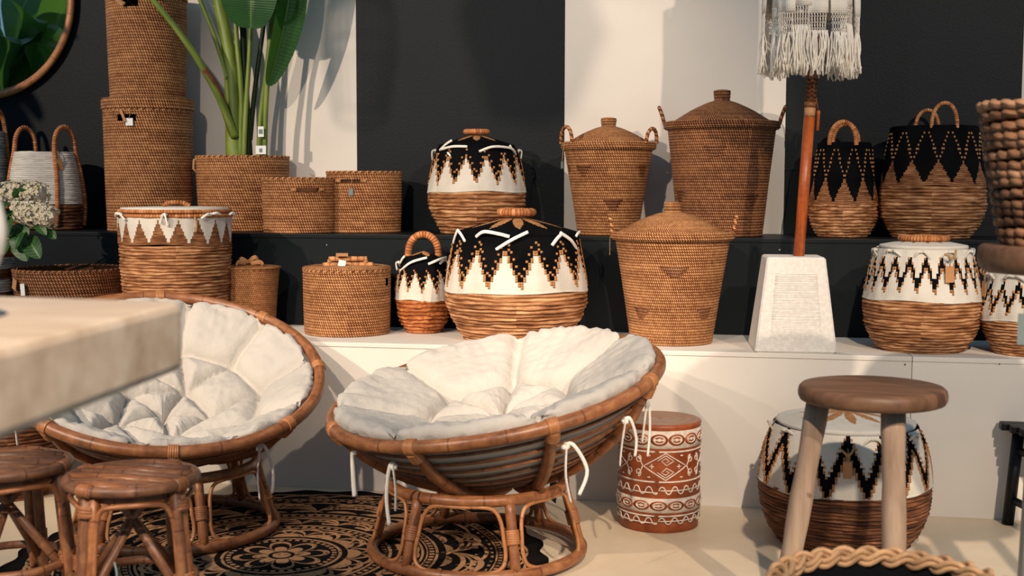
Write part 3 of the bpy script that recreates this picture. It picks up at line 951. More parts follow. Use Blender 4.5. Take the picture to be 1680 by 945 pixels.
# ================================================================ RATTAN STOOLS
def rattan_stool(P, h, R, label, rot, seed):
    rz = face_cam(P)
    t = thing('rattan_stool', label, 'stool', P, rz + rot, 'round rattan stools')
    tr = 0.0145
    mb = MB(); tube(mb, circle(R - tr, h - tr, 64), tr, 10, True); mb.build('seat_ring', CANE_D, t)
    mb = MB(); tube(mb, circle(R - 0.05, h - tr - 0.028, 64), 0.011, 8, True); mb.build('seat_ring', CANE_D, t)
    n = 10; Ri = R - tr * 1.6
    sd = radians(-32)
    for i in range(n):
        d = -Ri + (i + 0.5) * 2 * Ri / n
        L = sqrt(Ri * Ri - d * d)
        e = Vector((cos(sd), sin(sd), 0)); f = Vector((-sin(sd), cos(sd), 0))
        rr = Ri / n * 0.80
        jz = 0.003 * sin(i * 2.3 + seed)
        mb = MB(); tube(mb, [f * d - e * L + Vector((0, 0, h - 0.013 + jz)), f * d + Vector((0, 0, h - 0.010 + jz)), f * d + e * L + Vector((0, 0, h - 0.013 + jz))], rr, 9)
        mb.build('seat_slat', CANE_D if i % 3 else CANE, t)
    ra, rbz = R - 0.028, R + 0.012
    lg = lambda a, k: Vector(((ra + (rbz - ra) * (1 - k)) * sin(a), -(ra + (rbz - ra) * (1 - k)) * cos(a), 0.002 + (h - 0.028) * k))
    zr = 0.155
    for i in range(4):
        a = radians(45 + 90 * i)
        mb = MB(); tube(mb, [lg(a - 0.045, k / 6) for k in range(7)], 0.0165, 9); mb.build('leg', CANE_D, t)
        mb = MB(); tube(mb, [lg(a + 0.11, k / 6) * 1.0 for k in range(7)], 0.0125, 8); mb.build('leg_pole', CANE, t)
        for k0, k1 in ((0.37, 0.46), (0.86, 0.93)):
            mb = MB(); wrapped(mb, [lg(a + 0.02, k0), lg(a + 0.02, k1)], 0.031, 0.008, 12, flat=0.75); mb.build('binding', CANE, t)
        mb = MB(); wrapped(mb, [Vector(((R - tr) * sin(a + q), -(R - tr) * cos(a + q), h - tr)) for q in (-0.11, 0.0, 0.11)], tr + 0.004, 0.008, 12); mb.build('binding', CANE, t)
        # bent cane arch between neighbouring legs
        a1 = a + pi / 2
        pts = [lg(a + 0.16, 0.30), lg(a + 0.16, 0.60), lg(a + 0.17, 0.80), lg(a + 0.26, 0.905), lg(a + 0.5, 0.93), lg(a + pi / 4, 0.935), lg(a1 - 0.5, 0.93), lg(a1 - 0.26, 0.905), lg(a1 - 0.12, 0.80), lg(a1 - 0.10, 0.60), lg(a1 - 0.10, 0.30)]
        mb = MB(); tube(mb, smooth_path(pts, 5), 0.0075, 7); mb.build('bent_brace', CANE, t)
        # slanting brace from under the seat to the next leg
        p = Vector((0.35 * R * sin(a + pi), -0.35 * R * cos(a + pi), h - 0.05)); q = lg(a + 0.0, 0.30) * 1.0
        q = Vector((q.x * 0.93, q.y * 0.93, q.z))
        mb = MB(); tube(mb, [p, q], 0.0125, 8); mb.build('diagonal_brace', CANE_D, t)
    mb = MB(); tube(mb, circle(R - 0.022, zr, 64), 0.012, 8, True); mb.build('foot_ring', CANE_D, t)
    return t
PS = atD(216, 781, 3.32); PS.z = 0.0100
st1 = rattan_stool(PS, EYE - (781 - 305) * 3.32 / FPX, 111 * 3.32 / FPX, 'round dark rattan stool in front of the left papasan chair', 0.02, 1)
m2 = MB(); tube(m2, smooth_path([(-0.05, -0.17, 0.25), (-0.045, -0.185, 0.22), (-0.055, -0.18, 0.18), (-0.045, -0.178, 0.15)], 6), 0.006, 7, flat=0.4); m2.build('ribbon', TAGG, st1)
PS2 = atD(10, 760, 3.47); PS2.z = 0.0100
rattan_stool(PS2, EYE - (760 - 305) * 3.47 / FPX, 106 * 3.47 / FPX, 'round dark rattan stool cut off by the left picture edge', 0.3, 4)

# ================================================================ WOODEN STOOL (right)
T = NT('brown_stool_wood', 0.5, 0.3)
x, y, z = T.sep(T.obj())
g = T.noise(T.xyz(x * 3.0, y * 30.0, z * 12.0), 1.0, 5.0, 0.6)
T.color(T.ramp(g, [(0.3, srgb(78, 54, 40)), (0.55, srgb(112, 80, 60)), (0.75, srgb(134, 100, 76))])); T.bump(g, 0.1, 0.01)
SEATW = T.mat
T = NT('greyed_leg_wood', 0.65, 0.2)
x, y, z = T.sep(T.obj())
g = T.noise(T.xyz(x * 24.0, y * 24.0, z * 3.0), 1.0, 4.0, 0.6); kn = T.noise(T.obj(), 9.0, 1.0)
T.color(T.mix(kn.st(0.76, 0.80), T.ramp(g, [(0.3, srgb(134, 110, 92)), (0.7, srgb(176, 152, 130))]), srgb(88, 62, 46))); T.bump(g, 0.15, 0.01)
LEGW = T.mat
WD = 3.45
WS = atD(1431, 632, WD); hs = WS.z + 0.0
ws = thing('wooden_stool', 'round dark wooden stool on three splayed pale legs before the zigzag pouffe', 'stool', (WS.x, WS.y, 0), face_cam(WS))
rs = 119 * WD / FPX; tk2 = 0.046
mb = MB(); lathe(mb, [(0.0005, hs - tk2), (rs - 0.016, hs - tk2), (rs - 0.006, hs - tk2 + 0.004), (rs - 0.001, hs - tk2 + 0.014), (rs, hs - tk2 * 0.45), (rs - 0.003, hs - 0.008), (rs - 0.010, hs - 0.001), (rs - 0.022, hs), (0.0005, hs)], 96)
mb.build('seat', SEATW, ws)
for (ax, ay, bx, by) in ((-0.142, -0.02, -0.232, -0.05), (0.055, -0.085, 0.075, -0.16), (0.060, 0.115, 0.080, 0.19)):
    n_ = 9
    pts = [Vector((bx + (ax - bx) * k / n_, by + (ay - by) * k / n_, (hs - tk2 + 0.004) * k / n_)) for k in range(n_ + 1)]
    mb = MB(); tube(mb, pts, [0.031 + 0.002 * sin(k * 1.7) + 0.0 * k for k in range(n_ + 1)], 16)
    mb.build('leg', LEGW, ws)

# ================================================================ CARVED DRUM STOOL
T = NT('red_brown_carved_wood', 0.42, 0.4)
o = T.obj(); a = T.noise(o, 14.0, 4.0, 0.6); x, y, z = T.sep(o)
g = T.noise(T.xyz(x * 40.0, y * 40.0, z * 3.0), 1.0, 3.0)
T.color(T.ramp(a * 0.7 + g * 0.3, [(0.3, srgb(104, 46, 22)), (0.55, srgb(150, 76, 40)), (0.75, srgb(178, 100, 58))])); T.bump(a, 0.15, 0.01)
DRUMW = T.mat
T = NT('drum_top_wood', 0.35, 0.4)
x, y, z = T.sep(T.obj()); rr_ = (x * x + y * y).sq(); g = T.noise(T.xyz(x * 3.0, y * 3.0, 0.0), 3.0, 4.0)
rg = ((rr_ * 160.0) + g * 8.0).sin() * 0.5 + 0.5
T.color(T.mix(rg * 0.5 + g * 0.4, srgb(112, 66, 40), srgb(160, 104, 66)))
DRUMT = T.mat
LIME = m_plain('white_inlay', (222, 206, 190), 0.8, 0.15, 50)
DP = onZ(1080, 858, 0)
dr = thing('carved_drum_stool', 'red-brown carved wooden drum stool with white tribal inlay by the white step', 'stool', DP, face_cam(DP))
RD = 0.147; HD = EYE - (684 - 305) * proj((DP.x, DP.y, 0.4))[2] / FPX
prof = [(0.0005, 0), (RD - 0.010, 0), (RD - 0.005, 0.004), (RD - 0.006, 0.045), (RD - 0.005, 0.058), (RD, 0.062), (RD, HD - 0.014), (RD + 0.002, HD - 0.010), (RD + 0.001, HD - 0.003), (RD - 0.006, HD)]
mb = MB(); lathe(mb, prof, 96); mb.build('drum_body', DRUMW, dr)
mb = MB(); lathe(mb, [(RD - 0.005, HD - 0.0005), (0.012, HD - 0.0005), (0.0005, HD - 0.004)], 64); mb.build('drum_top', DRUMT, dr)
def cyl(s, z, off=0.0): return Vector(((RD + off) * sin(s / RD), -(RD + off) * cos(s / RD), z))
def line(mb, pts, wd=0.0024, closed=False):
    pp = list(pts) + ([pts[0]] if closed else []); fine = []
    for i in range(len(pp) - 1):
        n_ = max(1, int(math.hypot(pp[i + 1][0] - pp[i][0], pp[i + 1][1] - pp[i][1]) / 0.008))
        fine += [(pp[i][0] + (pp[i + 1][0] - pp[i][0]) * k / n_, pp[i][1] + (pp[i + 1][1] - pp[i][1]) * k / n_) for k in range(n_)]
    if not closed: fine.append(pp[-1])
    tube(mb, [cyl(p[0], p[1], 0.0002) for p in fine], wd, 6, closed, None, 1.0)
CIR = 2 * pi * RD
yz = lambda y: HD * (867 - y) / (867 - 690.0)            # photo row on the front of the drum -> height
def bandrow(z0, z1, n):
    """white band with brown ovals and small white ovals in them"""
    mb = MB()
    lathe(mb, [(RD - 0.001, z0), (RD + 0.0022, z0 + 0.001), (RD + 0.0022, z1 - 0.001), (RD - 0.001, z1)], 96)
    b = mb.build('white_band', LIME, dr)
    zc = (z0 + z1) / 2; hh = (z1 - z0) / 2
    for k in range(n):
        s0 = k * CIR / n
        el = lambda fa, fb: [(s0 + fa * cos(q * pi / 12), zc + fb * sin(q * pi / 12)) for q in range(24)]
        P_ = [cyl(p[0], p[1], 0.0028) for p in el(CIR / n * 0.50, hh * 0.66)]
        B_ = [cyl(p[0], p[1], 0.0006) for p in el(CIR / n * 0.50, hh * 0.66)]
        m_ = MB(); m_.add(P_ + B_ + [cyl(s0, zc, 0.0028)], [(i, (i + 1) % 24, 48) for i in range(24)] + [(24 + i, 24 + (i + 1) % 24, (i + 1) % 24, i) for i in range(24)]); m_.build('carved_oval', DRUMW, b)
        m_ = MB(); tube(m_, [cyl(p[0], p[1], 0.0032) for p in el(CIR / n * 0.31, hh * 0.40)], 0.0021, 6, True); m_.build('white_oval', LIME, b)
        P_ = [cyl(p[0], p[1], 0.0030) for p in el(CIR / n * 0.13, hh * 0.16)]
        m_ = MB(); m_.add(P_ + [cyl(s0, zc, 0.0050)], [(i, (i + 1) % 24, 24) for i in range(24)]); m_.build('white_dot', LIME, b)
    for zz in (z0 - 0.004, z1 + 0.004): pass
def wave(zc, amp, n):
    mb = MB(); pts = []
    N = n * 14
    for k in range(N):
        q = sin(2 * pi * k / 14)
        pts.append((CIR * k / N, zc + amp * (abs(q) ** 0.6) * (1 if q > 0 else -1)))
    line(mb, pts, 0.0024, True); mb.build('wave_inlay', LIME, dr)
def ringline(z):
    mb = MB(); line(mb, [(CIR * k / 80, z) for k in range(80)], 0.003, True); mb.build('ring_inlay', LIME, dr)
bandrow(yz(728), yz(699), 15); bandrow(yz(833), yz(809), 15)
wave(yz(796), 0.013, 20); wave(yz(846), 0.011, 20)
ringline(yz(782)); ringline(yz(838)); ringline(yz(733))
zc, hh = yz(757), (yz(735) - yz(779)) / 2
for k in range(4):
    s0 = (k + 0.10) * CIR / 4
    mb = MB(); W_ = CIR * 0.085
    line(mb, [(s0 - W_, zc), (s0, zc + hh), (s0 + W_, zc), (s0, zc - hh)], 0.0022, True)
    for sy in (-1, 1):
        qq = [(s0 + sx_ * W_ * 0.42, zc + sy * hh * (0.42 + sz_)) for sx_, sz_ in ((-0.9, 0), (0, 0.40), (0.9, 0), (0.1, -0.32), (-0.45, 0), (0, 0.2), (0.4, 0), (0.05, -0.1))]
        line(mb, qq, 0.0017)
    for sx in (-1, 1):
        line(mb, [(s0 + sx * W_ * 0.62 - 0.008, zc), (s0 + sx * W_ * 0.62 + 0.008, zc)], 0.0022); line(mb, [(s0 + sx * W_ * 0.62, zc - 0.008), (s0 + sx * W_ * 0.62, zc + 0.008)], 0.0022)
        for sy in (-1, 1): line(mb, [(s0 + sx * W_ * 0.75 - 0.005, zc + sy * hh * 0.8), (s0 + sx * W_ * 0.75 + 0.005, zc + sy * hh * 0.8)], 0.0025)
    mb.build('diamond_inlay', LIME, dr)
    s1 = s0 + CIR / 8
    mb = MB()
    for sx in (-1, 1):
        for sy in (-1, 1):
            pts = []
            for q in range(22):
                f = q / 21; ang = f * 2.6 * pi; rr2 = 0.0155 * (1 - f * 0.8)
                pts.append((s1 + sx * (0.019 + rr2 * sin(ang) * 0.8 - 0.002), zc + sy * (hh * 0.5 + rr2 * cos(ang) * 1.0)))
            pts = [(s1 + sx * 0.034, zc)] + pts
            line(mb, pts, 0.002)
    mb.build('scroll_inlay', LIME, dr)

# ================================================================ BASKETS ON THE DARK UPPER STEP
YS = 5.53
def bin_lid(t, prof, s, y_under, y_top, R, name='lid', mat=RATTAN, rows=3, st=110):
    z0 = prof[-1][1] + 0.004; z1 = z0 + (y_under - y_top) * s
    mb = MB(); coil(mb, [(R, z0), (R, z1)], rows, 0.003, 96, st, 4, curve=False)
    coil(mb, [(R, z1), (R * 0.98, z1 + 0.005), (R * 0.5, z1 + 0.007), (0.004, z1 + 0.008)], 26, 0.0025, 96, st, 3, curve=False)
    return mb.build(name, mat, t), z1 + 0.008
tA, PA, prA, sA = rattan_bin(247, YS, Z2, [(67, 378), (69, 300), (70.5, 184)], 'tall round rattan bin with slot and white tag, bottom of the stack', slot=rect_slot(radians(-29), 0.24, 0.505, 0.536), name='rattan_bin', group='stacked rattan bins', openin=False)
lidA, zA = bin_lid(tA, prA, sA, 181, 165, 72.5 * sA)
hsl = prA[-1][1]
tagcard(tA, radians(-23), 70 * sA, hsl - 0.042, 0.035, 0.034, TAGW, 0.04)
mb = MB(); Rm = Matrix.Rotation(radians(-31), 3, 'Z')
tube(mb, smooth_path([Rm @ Vector((-0.02, -0.203, 0)) + Vector((0, 0, hsl - 0.005)), Rm @ Vector((0.0, -0.216, 0)) + Vector((0, 0, hsl - 0.03)), Rm @ Vector((0.01, -0.214, 0)) + Vector((0, 0, hsl - 0.06))], 5), 0.011, 8, flat=0.25); mb.build('ribbon', KRAFT, tA)
tB, PB, prB, sB = rattan_bin(243.5, YS, PA.z + zA, [(60, 163), (62, 90), (63.5, 6)], 'tall round rattan bin on top of another bin, left of the plant', slot=rect_slot(radians(-22), 0.22, 0.405, 0.432), name='rattan_bin', group='stacked rattan bins', openin=False)
bin_lid(tB, prB, sB, 4, -12, 65 * sB)
mb = MB(); Rm = Matrix.Rotation(radians(-38), 3, 'Z'); hB = prB[-1][1]
tube(mb, smooth_path([Rm @ Vector((0.02, -0.186, 0)) + Vector((0, 0, hB + 0.005)), Rm @ Vector((0.0, -0.198, 0)) + Vector((0, 0, hB - 0.015)), Rm @ Vector((0.03, -0.194, 0)) + Vector((0, 0, hB - 0.036))], 5), 0.014, 8, flat=0.3); mb.build('ribbon', KRAFT, tB)

tP, PP, prP, sP = rattan_bin(400, 5.61, Z2, [(70, 378), (73, 320), (75, 258)], 'wide round rattan planter basket holding the tall green plant', ry=0.70, name='planter_basket')
mb = MB(); tube(mb, [Vector((-0.205, -0.03, 0.34)), Vector((-0.222, -0.03, 0.33)), Vector((-0.225, -0.03, 0.29)), Vector((-0.206, -0.03, 0.27))], 0.006, 8); mb.build('string_loop', STRING, tP)
SOIL = m_plain('dark_soil', (46, 34, 26), 0.95, 0.3, 60)
mb = MB(); disc(mb, prP[-1][0] - 0.014, prP[-1][1] - 0.03, 40, 0, 1.0, 0.70); mb.build('soil', SOIL, tP)
t5, P5, pr5, s5 = rattan_bin(490, 5.40, Z2, [(56, 378), (57.5, 330), (58, 293)], 'low oval rattan basket overlapping its two neighbours on the dark step', ry=0.66, group='low oval rattan baskets', slot=rect_slot(radians(16), 0.34, 0.185, 0.203))
t6, P6, pr6, s6 = rattan_bin(598, 5.56, Z2, [(59, 378), (60.5, 330), (61, 283)], 'low oval rattan basket with grey tag, in front of the black panel edge', ry=0.72, group='low oval rattan baskets', slot=rect_slot(radians(-22), 0.30, 0.225, 0.243))
def bar_handle(t, th, dth, R, z, ry):
    for sg in (-1, 1):
        a = th + sg * dth; g = 1.0
        m_ = MB(); wrapped(m_, [Vector((R * sin(a + q), -R * cos(a + q) * ry, z)) for q in (-0.07, 0, 0.07)], 0.009, 0.006, 10); m_.build('handle_wrap', CANE_WRAP, t)
bar_handle(t5, radians(16), 0.40, pr5[-1][0] + 0.001, 0.194, 0.66); bar_handle(t6, radians(-22), 0.36, pr6[-1][0] + 0.001, 0.234, 0.72)
tagcard(t6, radians(-26), pr6[-1][0] * 0.80, pr6[-1][1] - 0.075, 0.022, 0.03, TAGG, 0.07, off=0.0)
mb = MB(); zt5 = pr5[-1][1]
tube(mb, smooth_path([Vector((0.055, -0.105, zt5 - 0.02)), Vector((0.07, -0.115, zt5 + 0.008)), Vector((0.05, -0.11, zt5 + 0.02))], 6), 0.0025, 6); mb.build('string', STRING, t5)

# black, white and natural lidded basket
t7, P7, pr7, s7 = pouch(782, YS, Z2, [(56, 378), (70, 356), (78, 335), (79, 318), (76, 295), (69, 262), (62, 243)], 313, None, pat_black_white(14, 0.03, 0.11, 0.72), 132, 22, 'black and white zigzag lidded basket alone on the dark upper step', seed=4)
star_lid(t7, 63 * s7, pr7[-1][1], 18 * s7, ([FAB_W, FAB_B, FAB_N], 1), 8, 0.62, 0.5)
mb = MB(); wrapped(mb, circle(18 * s7, pr7[-1][1] + 26 * s7, 40), 0.012, 0.011, 10, True); mb.build('lid_ring', ROPE_H, t7)
tie_px(t7, P7, 64 * s7, [[(722, 247), (742, 231)], [(724, 246), (745, 241), (767, 241)], [(735, 251), (746, 267)], [(786, 249), (808, 241), (836, 244), (846, 254)], [(836, 239), (867, 263)]])
for i, d in enumerate((100, 150, -105, -150)): cotton_tie(t7, radians(d), 65 * s7, pr7[-1][1] - 0.012, 0, 0.06, i)

def cone_basket(px, Y, z, hb, ht, yrim, lidpts, knob, label, mat, motifs, handles, tagspec=None, mid=None):
    P = stand(px, Y, z)
    t = thing('laundry_basket', label, 'basket', P, face_cam(P), 'lidded tapered rattan baskets')
    s = scale_at(P); yb = proj(P)[1]
    zr = (yb - yrim) * s
    Rb, Rt = hb * s, ht * s
    pr = [(Rb, 0), ((Rb + Rt * 0.925) / 2 * (mid or 1.0), zr * 0.5), (Rt * 0.925, zr - 0.02)]
    rows = int(zr / (4.7 * s)); st = int(2 * pi * Rt / (4.2 * s))
    mb = MB(); coil(mb, pr, rows, 0.0024, 96, st, 4)
    disc(mb, Rb * 0.98, 0.003, 40, up=False, u=60); mb.build('body', mat, t)
    mb = MB(); coil(mb, [(Rt * 0.95, zr - 0.024), (Rt * 0.995, zr - 0.016), (Rt, zr + 0.006), (Rt * 0.93, zr + 0.010)], 5, 0.003, 96, st, 4, curve=False); mb.build('rim', mat, t)
    lp = [(a * s, (yb - y) * s) for a, y in lidpts]
    mb = MB(); coil(mb, lp, max(8, int(len(lp) * 6)), 0.003, 96, st, 4); mb.build('lid', mat, t)
    (k0, y0), (k1, y1) = knob
    zk0, zk1 = (yb - y0) * s, (yb - y1) * s
    mb = MB(); coil(mb, [(k0 * s * 0.85, zk0 - 0.01), (k0 * s, zk0 + 0.004), (k1 * s, zk1 - 0.004), (k1 * s, zk1), (k1 * s * 0.6, zk1 + 0.003), (0.002, zk1 + 0.003)], 7, 0.0025, 48, 40, 4, curve=False); mb.build('knob', mat, t)
    full = resample(pr, 40)
    def rad(zz): return min(full, key=lambda q: abs(q[1] - zz))[0]
    for (dx, y, w) in motifs:                       # stepped triangles of dark bars
        mb = MB()
        for i in range(4):
            zz = (yb - y) * s - i * 4.8 * s
            R = rad(zz) + 0.0035; a0 = asin(max(-0.98, min(0.98, dx * s / R))); hw = w * s * (1 - i * 0.22) / 2 / R
            tube(mb, [Vector((R * sin(a0 + hw * q), -R * cos(a0 + hw * q), zz)) for q in (-1, -0.5, 0, 0.5, 1)], 0.0038, 7)
        mb.build('dark_motif', MOTIF, t)
    for (th, w, h, lean, r) in handles:
        loop_handle(radians(th), Rt * 0.985, zr + 0.002, w * s, h * s, r, lean * s, 0.009, mat=mat, parent=t)
    if tagspec:
        th, y, w, h, m, st_, off = tagspec
        tagcard(t, radians(th), Rt, (yb - y) * s, w * s, h * s, m, st_ * s, 0.05, off=off)
    return t
MOTIF = m_cane('dark_bar', (66, 36, 18), (112, 66, 38), (150, 96, 60))
cone_basket(997, YS, Z2, 49, 77.5, 238, [(70, 237), (63, 233), (42, 221), (21, 212), (9, 209)], ((11, 210), (12.5, 196)),
            'narrow tapered rattan basket with domed lid, left one against the cream panel', RATTAN, [(-40, 274, 26), (54, 274, 26), (8, 328, 30)],
            [(-62, 20, 27, 1, 0.0085), (64, 20, 24, 2, 0.0085)], (-66, 266, 9, 11, TAGG, 30, 0.012))
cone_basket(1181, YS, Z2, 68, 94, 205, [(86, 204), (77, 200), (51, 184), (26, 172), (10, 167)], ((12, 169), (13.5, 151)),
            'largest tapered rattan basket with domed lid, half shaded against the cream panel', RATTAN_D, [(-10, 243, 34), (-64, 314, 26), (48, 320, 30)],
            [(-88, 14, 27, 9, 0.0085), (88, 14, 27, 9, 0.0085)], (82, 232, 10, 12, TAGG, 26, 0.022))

# black baskets with arched handles
t10, P10, pr10, s10 = pouch(1382, YS, Z2, [(38, 386), (48, 372), (54, 352), (52, 325), (46, 285), (41, 245), (40, 236)], 334, None, pat_black_nat(10, 0.47, 0.02, 0.44, 140), 140, 30,
      'small black and natural basket with arched rope handle, just right of the orange pole', seed=6, mats=[FAB_W, FAB_B, FAB_N, FAB_BR], rope_px=5, hem=False)
t11, P11, pr11, s11 = pouch(1527, YS, Z2, [(58, 384), (74, 368), (83, 342), (81, 310), (75, 265), (68, 222), (66, 210)], 305, None, pat_black_nat(12, 0.30, 0.02, 0.42, 180), 180, 30,
      'large black and natural basket with two arched handles on the dark step', seed=7, mats=[FAB_W, FAB_B, FAB_N, FAB_BR], rope_px=5, hem=False)
for t, pr in ((t10, pr10), (t11, pr11)):
    R = pr[-1][0]
    mb = MB(); lathe(mb, [(R + 0.006, pr[-1][1]), (R, pr[-1][1] + 0.004), (R - 0.010, pr[-1][1]), (R - 0.010, 0.10), (0.002, 0.09)], 64); mb.build('black_lining', LINING, t)
loop_handle(radians(-4), pr10[-1][0] - 0.004, pr10[-1][1] - 0.01, 21 * s10, 44 * s10 * 0.85, 0.010, 0, 0.010, parent=t10, mat=ROPE_H)
loop_handle(radians(178), pr10[-1][0] - 0.004, pr10[-1][1] - 0.01, 21 * s10, 44 * s10 * 0.85, 0.010, 0, 0.010, parent=t10, mat=ROPE_H)
loop_handle(radians(14), pr11[-1][0] - 0.006, pr11[-1][1] - 0.01, 20 * s11, 40 * s11, 0.008, 0, 0.009, parent=t11, mat=ROPE_H)
loop_handle(radians(190), pr11[-1][0] - 0.006, pr11[-1][1] - 0.01, 19 * s11, 36 * s11, 0.008, 0, 0.009, parent=t11, mat=ROPE_H)

# white bag basket with rope straps
def bag(px, Y, label, body_m, base_m, pts, ysplit, straps, tagit=True):
    P = stand(px, Y, Z2)
    t = thing('bag_basket', label, 'basket', P, face_cam(P), 'soft bag baskets with rope handles')
    prof, s, yb = px_prof(P, pts)
    zs = (yb - ysplit) * s
    full = resample(prof, 120)
    low = [p for p in full if p[1] <= zs + 0.004]; hi = [p for p in full if p[1] >= zs]
    mb = MB(); coil(mb, low, 7, 0.005, 96, 110, 4, 0, True, 3, 1, 0.85, 2.8); disc(mb, low[0][0] * .97, 0.004, 40, 0, 1, .85, 2.8, up=False); mb.build('rope_base', base_m, t)
    mb = MB(); coil(mb, hi, 26, 0.003, 96, 110, 4, 0, True, 5, 1, 0.85, 2.8); mb.build('woven_body', body_m, t)
    mi = MB(); lathe(mi, [(p[0] - 0.010, p[1]) for p in hi[::-1]] + [(0.002, zs)], 64, 0, 1, 0, 1, 1, .85, 2.8); mi.build('inner_wall', body_m, t)
    def srf(a, zz, off):
        r = min(full, key=lambda q: abs(q[1] - zz))[0]
        g = (abs(sin(a)) ** 2.8 + abs(cos(a)) ** 2.8) ** (-1 / 2.8)
        return Vector(((r * g + off) * sin(a), -(r * g + off) * cos(a) * 0.85, zz))
    top = prof[-1][1]
    for (c, dw, hh) in straps:
        a0, a1 = c - dw, c + dw
        pts_ = [srf(a0 - 0.05, 0.02, 0.008), srf(a0 - 0.02, top * 0.35, 0.010), srf(a0, top * 0.7, 0.010), srf(a0, top, 0.008)]
        p0, p1 = srf(a0, top, 0.004), srf(a1, top, 0.004)
        for k in range(1, 8):
            q = pi * k / 8
            m_ = p0.lerp(p1, (1 - cos(q)) / 2); pts_.append(m_ + Vector((0, 0, hh * sin(q) ** 0.75)))
        pts_ += [srf(a1, top, 0.008), srf(a1, top * 0.7, 0.010), srf(a1 + 0.02, top * 0.35, 0.010), srf(a1 + 0.05, 0.02, 0.008)]
        mb = MB(); wrapped(mb, smooth_path(pts_, 5), 0.0115, 0.012, 10); mb.build('rope_strap', ROPE_H, t)
    if tagit: tagcard(t, radians(24), prof[-1][0] * 1.0, top - 0.035, 0.035, 0.052, KRAFT, 0.04, 0.12)
    return t
WOVEN_W = m_rope('white_woven_rope', (188, 180, 168), (222, 214, 202), (238, 232, 224))
WOVEN_G = m_rope('grey_woven_rope', (84, 92, 96), (150, 156, 156), (196, 198, 194))
bag(77, 5.52, 'white woven bag basket with brown rope straps and brown base', WOVEN_W, ROPE_D, [(55, 376), (58, 350), (57, 320), (52, 280), (46, 250)], 336, [(radians(42), radians(25), 0.118), (radians(222), radians(25), 0.118)])
bag(-52, 5.50, 'grey woven bag basket cut off by the left picture edge', WOVEN_G, ROPE_D, [(60, 376), (64, 330), (61, 270), (58, 216)], 340, [(radians(60), radians(25), 0.10), (radians(240), radians(25), 0.1)], False)

# ================================================================ BASKETS ON THE WHITE LOWER STEP
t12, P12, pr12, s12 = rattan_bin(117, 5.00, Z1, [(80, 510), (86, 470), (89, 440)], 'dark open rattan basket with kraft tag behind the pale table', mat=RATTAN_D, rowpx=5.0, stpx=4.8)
tagcard(t12, radians(-62), pr12[-1][0], pr12[-1][1] - 0.035, 0.034, 0.045, KRAFT, 0.05, -0.3)
tagcard(t12, radians(-50), pr12[-1][0], pr12[-1][1] - 0.05, 0.026, 0.05, TAGW, 0.05, 0.1)

t13, P13, pr13, s13 = pouch(291, 4.955, Z1, [(78, 520), (84, 470), (87, 420), (88, 354)], 398, None, pat_teeth(18, 0.35, 0.02, 0.86), 234, 20,
      'round lidded basket with white teeth pattern over brown rope, under the stacked bins', seed=9, mats=[FAB_W, FAB_B, FAB_N, FAB_BR], rope_px=5.2, ropemat=ROPE, hem=False)
z13, R13 = pr13[-1][1], pr13[-1][0]
mb = MB(); wrapped(mb, circle(R13 + 0.004, z13 + 0.004, 80), 0.0085, 0.012, 9, True); mb.build('rim_rope', ROPE_H, t13)
lid = thing  # noqa
mb = MB(); lathe(mb, [(R13 * 0.95, z13 + 0.014), (R13 * 0.99, z13 + 0.020), (R13 * 0.97, z13 + 0.036), (R13 * 0.5, z13 + 0.040), (0.001, z13 + 0.041)], 80); l13 = mb.build('lid', FAB_W, t13)
mb = MB(); wrapped(mb, circle(R13 * 0.995, z13 + 0.022, 80), 0.0085, 0.012, 9, True); mb.build('lid_rope', ROPE_H, l13)
mb = MB(); wrapped(mb, smooth_path([(-0.05, -0.03, z13 + 0.042), (-0.02, -0.03, z13 + 0.056), (0.03, -0.03, z13 + 0.056), (0.06, -0.03, z13 + 0.042)], 6), 0.010, 0.012, 9); mb.build('lid_handle', ROPE_H, l13)
for i, (d, k) in enumerate(((-62, 0), (-10, 2), (35, 1), (70, 1), (150, 0), (-120, 0))): cotton_tie(t13, radians(d), R13 + 0.004, z13 + 0.010, k, 0.05, i + 20)
mb = MB(); tube(mb, smooth_path([(R13 * sin(.33) * 1.05, -R13 * cos(.33) * 1.05, z13), (R13 * sin(.35) * 1.07, -R13 * cos(.35) * 1.07, z13 - 0.03), (R13 * sin(.34) * 1.06, -R13 * cos(.34) * 1.06, z13 - 0.06)], 5), 0.004, 6); mb.build('ribbon', STRING, t13)

t14, P14, pr14, s14 = rattan_bin(409, 5.135, Z1, [(42, 515), (46, 480), (50, 440)], 'small tapered rattan basket with ribbon on its lid behind the left chair', mat=RATTAN_F, rowpx=3.2, stpx=3.2, openin=False)
mb = MB(); coil(mb, [(pr14[-1][0] + 0.006, pr14[-1][1] + 0.002), (pr14[-1][0] + 0.007, pr14[-1][1] + 0.008), (pr14[-1][0] * 0.6, pr14[-1][1] + 0.012), (0.003, pr14[-1][1] + 0.013)], 16, 0.002, 80, 120, 3, curve=False); l14 = mb.build('lid', RATTAN_F, t14)
mb = MB(); zz = pr14[-1][1] + 0.014
for (a, b, c) in (((-0.045, 0.0, 0.004), (-0.03, -0.02, 0.03), (0.0, -0.01, 0.014)), ((0.0, -0.01, 0.014), (0.03, -0.03, 0.036), (0.05, 0.0, 0.006)), ((-0.01, -0.02, 0.01), (-0.04, -0.05, 0.016), (-0.05, -0.07, 0.006)), ((0.01, -0.02, 0.01), (0.05, -0.04, 0.014), (0.062, -0.06, 0.005))):
    tube(mb, smooth_path([Vector(a) + Vector((0, 0, zz)), Vector(b) + Vector((0, 0, zz)), Vector(c) + Vector((0, 0, zz))], 6), 0.010, 8, flat=0.35)
mb.build('ribbon', KRAFT, l14)

